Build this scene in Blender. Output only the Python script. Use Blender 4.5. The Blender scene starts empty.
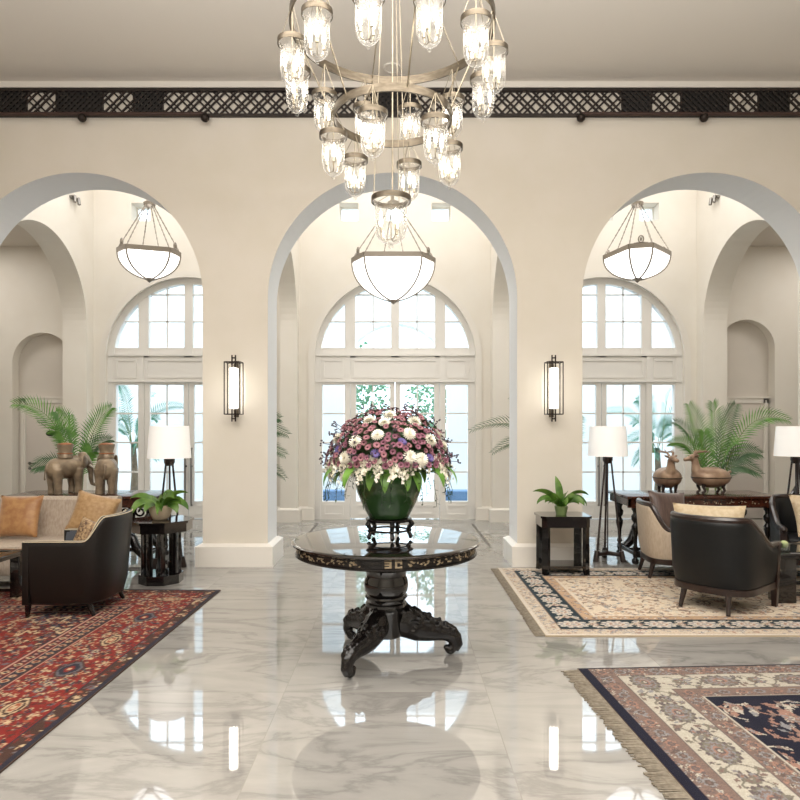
import bpy, bmesh, math, random
import numpy as np
from mathutils import Vector, Matrix

PI = math.pi
rnd = random.Random(7)
scene = bpy.context.scene
COL = scene.collection


def lin(c):
    c = c / 255.0
    return c / 12.92 if c <= 0.04045 else ((c + 0.055) / 1.055) ** 2.4


def rgb(r, g, b):
    return (lin(r), lin(g), lin(b), 1.0)


# ------------------------------------------------------------------ materials
def new_mat(name):
    m = bpy.data.materials.new(name)
    m.use_nodes = True
    nt = m.node_tree
    nt.nodes.clear()
    out = nt.nodes.new('ShaderNodeOutputMaterial')
    return m, nt, out


def mat(name, c, rough=0.5, metal=0.0, c2=None, nscale=8.0, bump=0.0, bscale=60.0, spec=0.5, coat=0.0,
        stretch=None, sheen=0.0, ior=1.5, nlo=0.35, nhi=0.65):
    m, nt, out = new_mat(name)
    b = nt.nodes.new('ShaderNodeBsdfPrincipled')
    nt.links.new(b.outputs[0], out.inputs[0])
    b.inputs['Base Color'].default_value = c
    b.inputs['Roughness'].default_value = rough
    b.inputs['Metallic'].default_value = metal
    b.inputs['IOR'].default_value = ior
    b.inputs['Specular IOR Level'].default_value = spec
    b.inputs['Coat Weight'].default_value = coat
    b.inputs['Coat Roughness'].default_value = 0.05
    b.inputs['Sheen Weight'].default_value = sheen
    if c2 or bump:
        tc = nt.nodes.new('ShaderNodeTexCoord')
        mp = nt.nodes.new('ShaderNodeMapping')
        nt.links.new(tc.outputs['Object'], mp.inputs[0])
        if stretch:
            mp.inputs['Scale'].default_value = stretch
        if c2:
            n = nt.nodes.new('ShaderNodeTexNoise')
            n.inputs['Scale'].default_value = nscale
            n.inputs['Detail'].default_value = 5
            nt.links.new(mp.outputs[0], n.inputs['Vector'])
            r = nt.nodes.new('ShaderNodeValToRGB')
            r.color_ramp.elements[0].position = nlo
            r.color_ramp.elements[1].position = nhi
            r.color_ramp.elements[0].color = c
            r.color_ramp.elements[1].color = c2
            nt.links.new(n.outputs['Fac'], r.inputs[0])
            nt.links.new(r.outputs[0], b.inputs['Base Color'])
        if bump:
            n2 = nt.nodes.new('ShaderNodeTexNoise')
            n2.inputs['Scale'].default_value = bscale
            n2.inputs['Detail'].default_value = 4
            nt.links.new(mp.outputs[0], n2.inputs['Vector'])
            bp = nt.nodes.new('ShaderNodeBump')
            bp.inputs['Strength'].default_value = bump
            bp.inputs['Distance'].default_value = 0.01
            nt.links.new(n2.outputs['Fac'], bp.inputs['Height'])
            nt.links.new(bp.outputs[0], b.inputs['Normal'])
    return m


def emit_mat(name, c, strength, diffuse=0.0):
    m, nt, out = new_mat(name)
    b = nt.nodes.new('ShaderNodeBsdfPrincipled')
    b.inputs['Base Color'].default_value = (0.85, 0.84, 0.82, 1)
    b.inputs['Roughness'].default_value = 0.5
    b.inputs['Emission Color'].default_value = c
    b.inputs['Emission Strength'].default_value = strength
    nt.links.new(b.outputs[0], out.inputs[0])
    return m


def thin_glass(name, tint=(1, 1, 1, 1), gloss=0.08, edge=0.6, rough=0.02):
    """Thin clear glass: light passes straight through, the surface mirrors more at grazing angles."""
    m, nt, out = new_mat(name)
    t = nt.nodes.new('ShaderNodeBsdfTransparent')
    t.inputs[0].default_value = tint
    g = nt.nodes.new('ShaderNodeBsdfGlossy')
    g.inputs['Roughness'].default_value = rough
    lw = nt.nodes.new('ShaderNodeLayerWeight')
    lw.inputs['Blend'].default_value = 0.35
    mr = nt.nodes.new('ShaderNodeMapRange')
    mr.inputs['To Min'].default_value = gloss
    mr.inputs['To Max'].default_value = edge
    nt.links.new(lw.outputs['Facing'], mr.inputs['Value'])
    mx = nt.nodes.new('ShaderNodeMixShader')
    nt.links.new(mr.outputs[0], mx.inputs[0])
    nt.links.new(t.outputs[0], mx.inputs[1])
    nt.links.new(g.outputs[0], mx.inputs[2])
    nt.links.new(mx.outputs[0], out.inputs[0])
    return m


def jar_glass():
    """Hand-blown clear glass: see-through in the middle, milky where the wall is seen edge-on."""
    m, nt, out = new_mat('jar_glass')
    N, L = nt.nodes.new, nt.links.new
    t = N('ShaderNodeBsdfTransparent'); t.inputs[0].default_value = (0.98, 0.98, 0.97, 1)
    tr = N('ShaderNodeBsdfTranslucent'); tr.inputs[0].default_value = (0.95, 0.93, 0.9, 1)
    g = N('ShaderNodeBsdfGlossy'); g.inputs['Roughness'].default_value = 0.05
    lw = N('ShaderNodeLayerWeight'); lw.inputs['Blend'].default_value = 0.4
    mr = N('ShaderNodeMapRange'); mr.inputs['To Min'].default_value = 0.05; mr.inputs['To Max'].default_value = 0.7
    L(lw.outputs['Facing'], mr.inputs['Value'])
    m1 = N('ShaderNodeMixShader'); m1.inputs[0].default_value = 0.45
    L(tr.outputs[0], m1.inputs[1]); L(g.outputs[0], m1.inputs[2])
    mx = N('ShaderNodeMixShader')
    L(mr.outputs[0], mx.inputs[0]); L(t.outputs[0], mx.inputs[1]); L(m1.outputs[0], mx.inputs[2])
    L(mx.outputs[0], out.inputs[0])
    return m


def marble_mat():
    m, nt, out = new_mat('polished_marble')
    N = nt.nodes.new
    L = nt.links.new
    b = N('ShaderNodeBsdfPrincipled')
    L(b.outputs[0], out.inputs[0])
    b.inputs['Roughness'].default_value = 0.03
    b.inputs['IOR'].default_value = 2.5
    tc = N('ShaderNodeTexCoord')
    br = N('ShaderNodeTexBrick')
    br.offset = 0.0
    br.inputs['Scale'].default_value = 1.0
    br.inputs['Brick Width'].default_value = 1.235
    br.inputs['Row Height'].default_value = 1.235
    br.inputs['Mortar Size'].default_value = 0.0025
    br.inputs['Mortar Smooth'].default_value = 0.0
    br.inputs['Color1'].default_value = (0, 0, 0, 1)
    br.inputs['Color2'].default_value = (1, 1, 1, 1)
    br.inputs['Mortar'].default_value = (0.5, 0.5, 0.5, 1)
    mp0 = N('ShaderNodeMapping')
    mp0.inputs['Location'].default_value = (0.7055, -0.26, 0)
    L(tc.outputs['Object'], mp0.inputs[0])
    L(mp0.outputs[0], br.inputs['Vector'])
    # each slab shifts the veins
    sc = N('ShaderNodeVectorMath'); sc.operation = 'SCALE'; sc.inputs['Scale'].default_value = 7.0
    L(br.outputs['Color'], sc.inputs[0])
    ad = N('ShaderNodeVectorMath'); ad.operation = 'ADD'
    L(tc.outputs['Object'], ad.inputs[0]); L(sc.outputs[0], ad.inputs[1])
    mp = N('ShaderNodeMapping')
    mp.inputs['Rotation'].default_value = (0, 0, 0.85)
    mp.inputs['Scale'].default_value = (0.5, 1.5, 1)
    L(ad.outputs[0], mp.inputs[0])
    n1 = N('ShaderNodeTexNoise')
    n1.inputs['Scale'].default_value = 1.9; n1.inputs['Detail'].default_value = 8
    n1.inputs['Roughness'].default_value = 0.6; n1.inputs['Distortion'].default_value = 0.6
    L(mp.outputs[0], n1.inputs['Vector'])
    # veins: where the noise crosses one half
    s = N('ShaderNodeMath'); s.operation = 'SUBTRACT'; s.inputs[1].default_value = 0.5
    L(n1.outputs['Fac'], s.inputs[0])
    a = N('ShaderNodeMath'); a.operation = 'ABSOLUTE'; L(s.outputs[0], a.inputs[0])
    r = N('ShaderNodeValToRGB')
    e = r.color_ramp.elements
    e[0].position = 0.0; e[0].color = rgb(138, 135, 131)
    e[1].position = 0.035; e[1].color = rgb(156, 153, 148)
    x = e.new(0.16); x.color = rgb(166, 163, 157)
    L(a.outputs[0], r.inputs[0])
    n2 = N('ShaderNodeTexNoise')
    n2.inputs['Scale'].default_value = 0.9; n2.inputs['Detail'].default_value = 3
    L(ad.outputs[0], n2.inputs['Vector'])
    r2 = N('ShaderNodeValToRGB')
    r2.color_ramp.elements[0].position = 0.3; r2.color_ramp.elements[0].color = (0.86, 0.855, 0.85, 1)
    r2.color_ramp.elements[1].position = 0.7; r2.color_ramp.elements[1].color = (1, 1, 1, 1)
    L(n2.outputs['Fac'], r2.inputs[0])
    mu = N('ShaderNodeMix'); mu.data_type = 'RGBA'; mu.blend_type = 'MULTIPLY'; mu.inputs[0].default_value = 1
    L(r.outputs[0], mu.inputs[6]); L(r2.outputs[0], mu.inputs[7])
    mo = N('ShaderNodeMix'); mo.data_type = 'RGBA'
    L(br.outputs['Fac'], mo.inputs[0]); L(mu.outputs[2], mo.inputs[6])
    mo.inputs[7].default_value = rgb(140, 136, 130)
    L(mo.outputs[2], b.inputs['Base Color'])
    return m


def attr_mat(name, rough=0.95, bump=0.6, bscale=350):
    m, nt, out = new_mat(name)
    b = nt.nodes.new('ShaderNodeBsdfPrincipled')
    b.inputs['Roughness'].default_value = rough
    b.inputs['Specular IOR Level'].default_value = 0.15
    b.inputs['Sheen Weight'].default_value = 0.05
    at = nt.nodes.new('ShaderNodeAttribute')
    at.attribute_name = 'Col'
    nt.links.new(at.outputs['Color'], b.inputs['Base Color'])
    tc = nt.nodes.new('ShaderNodeTexCoord')
    n2 = nt.nodes.new('ShaderNodeTexNoise')
    n2.inputs['Scale'].default_value = bscale
    nt.links.new(tc.outputs['Object'], n2.inputs['Vector'])
    bp = nt.nodes.new('ShaderNodeBump')
    bp.inputs['Strength'].default_value = bump
    bp.inputs['Distance'].default_value = 0.003
    nt.links.new(n2.outputs['Fac'], bp.inputs['Height'])
    nt.links.new(bp.outputs[0], b.inputs['Normal'])
    nt.links.new(b.outputs[0], out.inputs[0])
    return m


def leaf_mat(name, c, c2, rough=0.45):
    m, nt, out = new_mat(name)
    b = nt.nodes.new('ShaderNodeBsdfPrincipled')
    b.inputs['Roughness'].default_value = rough
    tc = nt.nodes.new('ShaderNodeTexCoord')
    n = nt.nodes.new('ShaderNodeTexNoise')
    n.inputs['Scale'].default_value = 9
    nt.links.new(tc.outputs['Object'], n.inputs['Vector'])
    r = nt.nodes.new('ShaderNodeValToRGB')
    r.color_ramp.elements[0].position = 0.35; r.color_ramp.elements[0].color = c
    r.color_ramp.elements[1].position = 0.65; r.color_ramp.elements[1].color = c2
    nt.links.new(n.outputs['Fac'], r.inputs[0])
    nt.links.new(r.outputs[0], b.inputs['Base Color'])
    tr = nt.nodes.new('ShaderNodeBsdfTranslucent')
    nt.links.new(r.outputs[0], tr.inputs[0])
    mx = nt.nodes.new('ShaderNodeMixShader')
    mx.inputs[0].default_value = 0.3
    nt.links.new(b.outputs[0], mx.inputs[1]); nt.links.new(tr.outputs[0], mx.inputs[2])
    nt.links.new(mx.outputs[0], out.inputs[0])
    return m


M = {}
M['plaster'] = mat('cream_plaster', rgb(219, 212, 199), 0.85, c2=rgb(223, 216, 205), nscale=2.0, bump=0.05, bscale=120)
M['plaster_w'] = mat('white_plaster', rgb(231, 225, 215), 0.85, c2=rgb(234, 229, 220), nscale=2.0)
M['soffit'] = mat('daylit_arch_plaster', rgb(234, 236, 238), 0.8)  # cool window daylight on soffits and jambs is put into this colour
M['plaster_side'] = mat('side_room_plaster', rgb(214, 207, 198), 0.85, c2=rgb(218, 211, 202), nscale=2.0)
M['ceiling'] = mat('ceiling_paint', rgb(230, 225, 217), 0.9)
M['white'] = mat('white_paint', rgb(232, 227, 219), 0.4)
M['white_sat'] = mat('white_satin_joinery', rgb(232, 229, 224), 0.35)
M['marble'] = marble_mat()
M['inlay_line'] = mat('dark_floor_slot', rgb(95, 88, 80), 0.4)
M['black'] = mat('black_lacquer', rgb(14, 12, 12), 0.07, coat=0.6, c2=rgb(20, 16, 15), nscale=20)
M['blackwood'] = mat('carved_black_wood', rgb(13, 10, 10), 0.22, c2=rgb(24, 18, 16), nscale=30, bump=0.3, bscale=50)
M['tabletop'] = mat('black_table_top', rgb(16, 12, 11), 0.05, coat=1.0, ior=1.6, c2=rgb(30, 22, 18), nscale=12)
M['pearl'] = mat('pearl_inlay', rgb(196, 178, 148), 0.35, c2=rgb(150, 128, 100), nscale=40)
M['darkwood'] = mat('dark_mahogany', rgb(26, 14, 11), 0.28, c2=rgb(42, 22, 17), nscale=30, stretch=(1, 6, 1), coat=0.4)
M['console'] = mat('reddish_console_wood', rgb(50, 26, 19), 0.22, c2=rgb(76, 40, 28), nscale=24, stretch=(1, 6, 1), coat=0.4)
M['fernpot'] = mat('pale_green_pot', rgb(120, 140, 88), 0.4)
M['lattice'] = mat('lattice_wood', rgb(34, 27, 24), 0.55, c2=rgb(44, 34, 29), nscale=20)
M['lattice_dark'] = mat('dense_lattice_wood', rgb(24, 20, 18), 0.6, c2=rgb(34, 28, 25), nscale=20)
M['railbrown'] = mat('brown_rail', rgb(62, 42, 36), 0.5)
M['brass'] = mat('antique_brass', rgb(176, 166, 148), 0.35, 1.0, c2=rgb(150, 140, 122), nscale=12)
M['brass_band'] = mat('brushed_brass_band', rgb(98, 90, 78), 0.42, 1.0, c2=rgb(124, 114, 100), nscale=14, stretch=(1, 1, 4))
M['pewter'] = mat('pewter_metal', rgb(150, 142, 132), 0.42, 0.6)
M['iron'] = mat('dark_iron', rgb(46, 38, 34), 0.4, 0.6)
M['steel'] = mat('satin_steel', rgb(138, 135, 131), 0.3, 1.0)
M['jar'] = jar_glass()
M['pane'] = thin_glass('window_glass', (0.97, 0.985, 0.99, 1), 0.03, 0.5, 0.0)
M['clear'] = thin_glass('tumbler_glass', (0.9, 0.95, 0.93, 1), 0.1, 0.7, 0.02)
M['bulb'] = emit_mat('candle_bulb_glow', (1.0, 0.92, 0.80, 1), 19.0)
M['bowl_glow'] = emit_mat('alabaster_glow', (1.0, 0.985, 0.96, 1), 2.3)
M['shade_glow'] = emit_mat('lit_lamp_shade', (1.0, 0.97, 0.92, 1), 0.26)
M['tube_glow'] = emit_mat('sconce_glow', (1.0, 0.95, 0.86, 1), 5.0)
M['leather_b'] = mat('black_leather', rgb(17, 18, 19), 0.42, c2=rgb(22, 23, 24), spec=0.35, nscale=6, bump=0.08, bscale=160)
M['leather_br'] = mat('dark_espresso_leather', rgb(15, 11, 10), 0.36, c2=rgb(20, 15, 13), spec=0.4, nscale=6, bump=0.06, bscale=160)
M['leather_br_lit'] = mat('lit_espresso_leather', rgb(62, 66, 74), 0.4, c2=rgb(70, 74, 82), nscale=6, bump=0.1, bscale=160)  # espresso leather inside the chair, light falling on it painted as lighter grey
M['piping'] = mat('cream_piping', rgb(196, 182, 156), 0.6)
M['beige'] = mat('beige_upholstery', rgb(190, 174, 154), 0.9, c2=rgb(178, 161, 141), nscale=70, bump=0.3, bscale=300, sheen=0.1, stretch=(1, 1, 0.25))
M['sofa'] = mat('oatmeal_upholstery', rgb(186, 172, 156), 0.92, c2=rgb(168, 152, 136), nscale=60, bump=0.3, bscale=300, stretch=(1, 1, 0.3))
M['gold'] = mat('gold_silk', rgb(150, 102, 60), 0.45, c2=rgb(174, 130, 82), nscale=14, sheen=0.3, bump=0.2, bscale=200)
M['cream_pil'] = mat('cream_brocade', rgb(190, 168, 134), 0.55, c2=rgb(206, 188, 158), nscale=26, sheen=0.2, bump=0.2, bscale=200)
M['tan_pil'] = mat('tan_brocade', rgb(156, 120, 78), 0.55, c2=rgb(178, 144, 100), nscale=26, sheen=0.2, bump=0.2, bscale=200)
M['brown_pil'] = mat('brown_pleated_silk', rgb(72, 54, 48), 0.4, c2=rgb(92, 72, 64), nscale=9, stretch=(8, 1, 1), sheen=0.3)
M['pat_pil'] = mat('patterned_brown_fabric', rgb(84, 58, 44), 0.6, c2=rgb(190, 160, 120), nscale=34)
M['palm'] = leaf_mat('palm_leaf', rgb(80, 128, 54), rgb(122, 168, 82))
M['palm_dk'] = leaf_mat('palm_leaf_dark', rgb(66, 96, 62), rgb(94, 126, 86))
M['palm_out'] = leaf_mat('outdoor_palm_leaf', rgb(70, 120, 100), rgb(110, 158, 134))
M['leaf'] = leaf_mat('broad_leaf', rgb(66, 104, 38), rgb(112, 148, 64), 0.35)
M['leaf_bright'] = leaf_mat('bright_broad_leaf', rgb(78, 128, 44), rgb(124, 168, 74), 0.35)
M['leaf_dk'] = leaf_mat('deep_green_leaf', rgb(34, 56, 30), rgb(56, 84, 44), 0.45)
M['stem'] = mat('plant_stem', rgb(104, 122, 62), 0.6)
M['trunk'] = mat('palm_trunk', rgb(120, 104, 84), 0.85, c2=rgb(90, 78, 62), nscale=14)
M['teal'] = mat('teal_glaze', rgb(96, 128, 118), 0.2, c2=rgb(76, 108, 100), nscale=6, coat=0.4)
M['potgreen'] = mat('dark_green_glaze', rgb(44, 78, 42), 0.18, c2=rgb(58, 96, 52), nscale=5, coat=0.5)
M['cream_pot'] = mat('ribbed_cream_pot', rgb(206, 190, 164), 0.55, c2=rgb(190, 172, 146), nscale=10)
M['soil'] = mat('soil', rgb(48, 36, 28), 0.95, bump=0.6, bscale=60)
M['bronze'] = mat('aged_bronze', rgb(122, 106, 88), 0.4, 0.35, c2=rgb(160, 142, 118), nscale=9, bump=0.25, bscale=40)
M['copper'] = mat('copper_lid', rgb(186, 116, 68), 0.4, 0.4, c2=rgb(150, 88, 52), nscale=12)
M['ivory'] = mat('ivory_tusk', rgb(220, 210, 196), 0.4)
M['deer'] = mat('deer_copper_patina', rgb(134, 108, 88), 0.4, 0.25, c2=rgb(166, 140, 116), nscale=8, bump=0.2, bscale=40)
M['deer_leg'] = mat('dark_bronze', rgb(58, 48, 44), 0.4, 0.5)
M['mauve'] = mat('mauve_petals', rgb(116, 66, 84), 0.75, c2=rgb(154, 104, 118), nscale=14)
M['rose'] = mat('dusty_rose_petals', rgb(134, 84, 94), 0.75, c2=rgb(166, 118, 122), nscale=14)
M['maroon'] = mat('maroon_flower_eye', rgb(66, 22, 34), 0.8)
M['ivory_petal'] = mat('ivory_petals', rgb(244, 240, 228), 0.7, c2=rgb(234, 228, 210), nscale=12)
M['orchid'] = mat('white_orchid', rgb(242, 238, 224), 0.65, c2=rgb(228, 220, 200), nscale=16)
M['violet'] = mat('violet_petals', rgb(92, 78, 132), 0.7)
M['dusk'] = mat('dusky_berries', rgb(74, 62, 70), 0.7)
M['fringe'] = mat('rug_fringe', rgb(140, 130, 114), 0.95, c2=rgb(116, 106, 92), nscale=40)
M['rugbase'] = mat('rug_backing', rgb(70, 52, 44), 0.95)
M['rugbase_lt'] = mat('pale_rug_backing', rgb(178, 160, 134), 0.95)
M['rug'] = attr_mat('knotted_wool')
M['terrace'] = mat('terrace_stone', rgb(206, 208, 208), 0.6, c2=rgb(196, 198, 200), nscale=3)
M['outwall'] = mat('outdoor_white_render', rgb(225, 228, 230), 0.8)
M['bluestone'] = mat('blue_grey_planter', rgb(96, 130, 168), 0.6)
M['tree'] = leaf_mat('tree_leaf', rgb(84, 128, 100), rgb(130, 168, 132))
M['doorwhite'] = mat('painted_door', rgb(214, 206, 198), 0.4)
M['plaque'] = mat('dark_oval_plaque', rgb(40, 36, 34), 0.3)
M['candle'] = mat('green_bud', rgb(176, 186, 130), 0.5)
M['smoked'] = mat('smoked_glass_top', rgb(34, 40, 38), 0.04, ior=1.6, coat=0.5)


# ------------------------------------------------------------------ mesh builder
class MB:
    def __init__(self):
        self.v = []
        self.f = []
        self.mi = []
        self.cur = 0

    def add(self, vs, fs, X=None):
        o = len(self.v)
        if X is not None:
            vs = [X @ Vector(p) for p in vs]
        self.v.extend(tuple(p) for p in vs)
        for q in fs:
            self.f.append(tuple(i + o for i in q))
            self.mi.append(self.cur)
        return self

    def box(self, x0, x1, y0, y1, z0, z1, X=None):
        vs = [(x0, y0, z0), (x1, y0, z0), (x1, y1, z0), (x0, y1, z0), (x0, y0, z1), (x1, y0, z1), (x1, y1, z1), (x0, y1, z1)]
        fs = [(0, 3, 2, 1), (4, 5, 6, 7), (0, 1, 5, 4), (1, 2, 6, 5), (2, 3, 7, 6), (3, 0, 4, 7)]
        return self.add(vs, fs, X)

    def cham(self, x0, x1, y0, y1, z0, z1, b=0.01, X=None):
        """Box with chamfered edges all round."""
        bm = bmesh.new()
        vs = [bm.verts.new(p) for p in [(x0, y0, z0), (x1, y0, z0), (x1, y1, z0), (x0, y1, z0), (x0, y0, z1), (x1, y0, z1), (x1, y1, z1), (x0, y1, z1)]]
        for q in [(0, 3, 2, 1), (4, 5, 6, 7), (0, 1, 5, 4), (1, 2, 6, 5), (2, 3, 7, 6), (3, 0, 4, 7)]:
            bm.faces.new([vs[i] for i in q])
        bmesh.ops.bevel(bm, geom=bm.edges[:], offset=b, segments=2, profile=0.5, affect='EDGES')
        bm.verts.index_update()
        r = self.add([v.co.copy() for v in bm.verts], [[v.index for v in f.verts] for f in bm.faces], X)
        bm.free()
        return r

    def tube(self, pts, r, n=8, closed=False, caps=True, X=None, sx=1.0):
        pts = [Vector(p) for p in pts]
        m = len(pts)
        rs = r if isinstance(r, (list, tuple)) else [r] * m
        vs, fs = [], []
        prev = None
        for i in range(m):
            if closed:
                t = pts[(i + 1) % m] - pts[i - 1]
            else:
                t = pts[min(i + 1, m - 1)] - pts[max(i - 1, 0)]
            t.normalize()
            if prev is None:
                a = Vector((0, 0, 1)) if abs(t.z) < 0.9 else Vector((1, 0, 0))
                u = t.cross(a).normalized()
            else:
                u = (prev - t * prev.dot(t))
                if u.length < 1e-6:
                    u = t.cross(Vector((0.3, 0.5, 0.8)))
                u.normalize()
            prev = u
            w = t.cross(u)
            for k in range(n):
                an = 2 * PI * k / n
                vs.append(pts[i] + u * (math.cos(an) * rs[i] * sx) + w * (math.sin(an) * rs[i]))
        e = m if closed else m - 1
        for i in range(e):
            for k in range(n):
                a = i * n + k
                b = i * n + (k + 1) % n
                c = ((i + 1) % m) * n + (k + 1) % n
                d = ((i + 1) % m) * n + k
                fs.append((a, b, c, d))
        if caps and not closed:
            fs.append(tuple(range(n - 1, -1, -1)))
            fs.append(tuple((m - 1) * n + k for k in range(n)))
        return self.add(vs, fs, X)

    def lathe(self, prof, n=28, X=None, c=(0, 0), close=False, cap=True, a0=0.0):
        vs, fs = [], []
        m = len(prof)
        for (r, z) in prof:
            for k in range(n):
                an = a0 + 2 * PI * k / n
                vs.append((c[0] + r * math.cos(an), c[1] + r * math.sin(an), z))
        for i in range(m if close else m - 1):
            j = (i + 1) % m
            for k in range(n):
                fs.append((i * n + k, i * n + (k + 1) % n, j * n + (k + 1) % n, j * n + k))
        if cap and not close:
            if prof[0][0] > 1e-4:
                fs.append(tuple(range(n - 1, -1, -1)))
            if prof[-1][0] > 1e-4:
                fs.append(tuple((m - 1) * n + k for k in range(n)))
        return self.add(vs, fs, X)

    def ell(self, c, r, nu=16, nv=10, X=None, rot=None):
        vs, fs = [], []
        R = rot or Matrix.Identity(3)
        c = Vector(c)
        for j in range(nv + 1):
            th = PI * j / nv
            for k in range(nu):
                ph = 2 * PI * k / nu
                p = Vector((r[0] * math.sin(th) * math.cos(ph), r[1] * math.sin(th) * math.sin(ph), -r[2] * math.cos(th)))
                vs.append(c + R @ p)
        for j in range(nv):
            for k in range(nu):
                fs.append((j * nu + k, j * nu + (k + 1) % nu, (j + 1) * nu + (k + 1) % nu, (j + 1) * nu + k))
        return self.add(vs, fs, X)

    def prism(self, poly, a0, a1, axis='z', X=None):
        """Closed polygon extruded along an axis; poly are the two other coordinates in xyz order."""
        n = len(poly)

        def mk(p, h):
            if axis == 'z':
                return (p[0], p[1], h)
            if axis == 'y':
                return (p[0], h, p[1])
            return (h, p[0], p[1])
        vs = [mk(p, a0) for p in poly] + [mk(p, a1) for p in poly]
        fs = [tuple(range(n - 1, -1, -1)), tuple(range(n, 2 * n))]
        for i in range(n):
            j = (i + 1) % n
            fs.append((i, j, n + j, n + i))
        return self.add(vs, fs, X)

    def bar(self, p, q, w, d, X=None, up=(0, 0, 1)):
        """Straight bar of rectangular section from p to q (w across, d along up)."""
        p, q, up = Vector(p), Vector(q), Vector(up)
        t = (q - p).normalized()
        s = t.cross(up)
        if s.length < 1e-5:
            s = t.cross(Vector((1, 0, 0)))
        s.normalize()
        u = s.cross(t)
        vs = []
        for b in (p, q):
            for (i, j) in ((-1, -1), (1, -1), (1, 1), (-1, 1)):
                vs.append(b + s * (i * w / 2) + u * (j * d / 2))
        return self.add(vs, [(0, 3, 2, 1), (4, 5, 6, 7), (0, 1, 5, 4), (1, 2, 6, 5), (2, 3, 7, 6), (3, 0, 4, 7)], X)

    def grid(self, nu, nv, fn, X=None, closeu=False):
        vs = [fn(i / nu, j / nv) for j in range(nv + 1) for i in range(nu + (0 if closeu else 1))]
        w = nu if closeu else nu + 1
        fs = []
        for j in range(nv):
            for i in range(nu):
                k = (i + 1) % w if closeu else i + 1
                fs.append((j * w + i, j * w + k, (j + 1) * w + k, (j + 1) * w + i))
        return self.add(vs, fs, X)

    def build(self, name, m, parent=None, smooth=True, angle=38, merge=False, recalc=True):
        me = bpy.data.meshes.new(name)
        me.from_pydata(self.v, [], self.f)
        mats = m if isinstance(m, (list, tuple)) else [m]
        for x in mats:
            me.materials.append(M[x] if isinstance(x, str) else x)
        if len(mats) > 1:
            me.polygons.foreach_set('material_index', self.mi)
        if recalc or merge:
            bm = bmesh.new()
            bm.from_mesh(me)
            if merge:
                bmesh.ops.remove_doubles(bm, verts=bm.verts, dist=0.0003)
            bmesh.ops.recalc_face_normals(bm, faces=bm.faces)
            bm.to_mesh(me)
            bm.free()
        if smooth:
            me.polygons.foreach_set('use_smooth', [True] * len(me.polygons))
            me.set_sharp_from_angle(angle=math.radians(angle))
        me.update()
        o = bpy.data.objects.new(name, me)
        COL.objects.link(o)
        if parent:
            o.parent = parent
        return o


def thing(name, label, cat, loc=(0, 0, 0), rz=0.0, group=None, rot=None):
    o = bpy.data.objects.new(name, None)
    o.empty_display_size = 0.1
    COL.objects.link(o)
    o.location = loc
    o.rotation_euler = rot if rot else (0, 0, rz)
    tag(o, label, cat, group)
    return o


def tag(o, label, cat, group=None):
    o['label'] = label
    o['category'] = cat
    if group:
        o['group'] = group
    return o


def struct(o, label=None):
    o['kind'] = 'structure'
    if label:
        o['label'] = label
    return o


def copy_tree(o, parent=None):
    c = o.copy()
    COL.objects.link(c)
    if parent:
        c.parent = parent
    for ch in list(o.children):
        copy_tree(ch, c)
    return c


def remesh(o, voxel, smooth=3):
    """Fuse the overlapping solids of a mesh into one continuous skin."""
    md = o.modifiers.new('fuse', 'REMESH')
    md.mode = 'VOXEL'
    md.voxel_size = voxel
    md.use_smooth_shade = True
    s = o.modifiers.new('soften', 'SMOOTH')
    s.iterations = smooth
    s.factor = 0.5
    dg = bpy.context.evaluated_depsgraph_get()
    dg.update()
    me = bpy.data.meshes.new_from_object(o.evaluated_get(dg))
    o.modifiers.clear()
    old = o.data
    o.data = me
    me.name = old.name
    me.polygons.foreach_set('use_smooth', [True] * len(me.polygons))
    return o


def P(px, py, Y):
    return Vector(((px - 400) * Y / 650, Y, 1.6 - (py - 430) * Y / 650))
HALL, BAY, SIDE, SKY, EXPO, UP = 350, 72, 28, 4.0, 0.12, 540

# ================================================================== the room
YA, YA2 = 7.65, 8.20
YW, YW2 = 11.55, 11.95
R = 1.467
CX = [-3.79, -0.088, 3.614]
ZS = 3.163
CEIL = 5.685
CEIL2 = 6.6
XL, XR, YB = -9.0, 9.0, -6.0
SF = [(CX[0] - 1.70) - 0.42, CX[0] - 1.70]          # outer cross wall, left
TH = 1.70


def arched(mb, u0, u1, z0, z1, ops, v0, v1, fn, N=40):
    """Wall in (u, z) from u0 to u1 pierced by round-headed openings (centre, radius, springing, sill)."""
    def hexa(a, b, za0, zb0, zt):
        # column from u=a..b with sloped bottom
        vs = []
        for v in (v0, v1):
            vs += [fn(a, v, za0), fn(b, v, zb0), fn(b, v, zt), fn(a, v, zt)]
        mb.add(vs, [(0, 1, 2, 3), (7, 6, 5, 4), (3, 2, 6, 7), (0, 4, 5, 1)])

    def solid(a, b, zb, zt):
        vs = []
        for v in (v0, v1):
            vs += [fn(a, v, zb), fn(b, v, zb), fn(b, v, zt), fn(a, v, zt)]
        mb.add(vs, [(0, 1, 2, 3), (7, 6, 5, 4), (3, 2, 6, 7), (0, 4, 5, 1), (0, 3, 7, 4), (1, 5, 6, 2)])
    x = u0
    for (c, r, zs, sill) in sorted(ops):
        solid(x, c - r, z0, z1)
        if sill > z0:
            solid(c - r, c + r, z0, sill)
        for i in range(N):
            a0 = PI - PI * i / N
            a1 = PI - PI * (i + 1) / N
            hexa(c + r * math.cos(a0), c + r * math.cos(a1), zs + r * math.sin(a0), zs + r * math.sin(a1), z1)
        x = c + r
    solid(x, u1, z0, z1)


FX = lambda u, v, z: (u, v, z)
FY = lambda u, v, z: (v, u, z)

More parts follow.
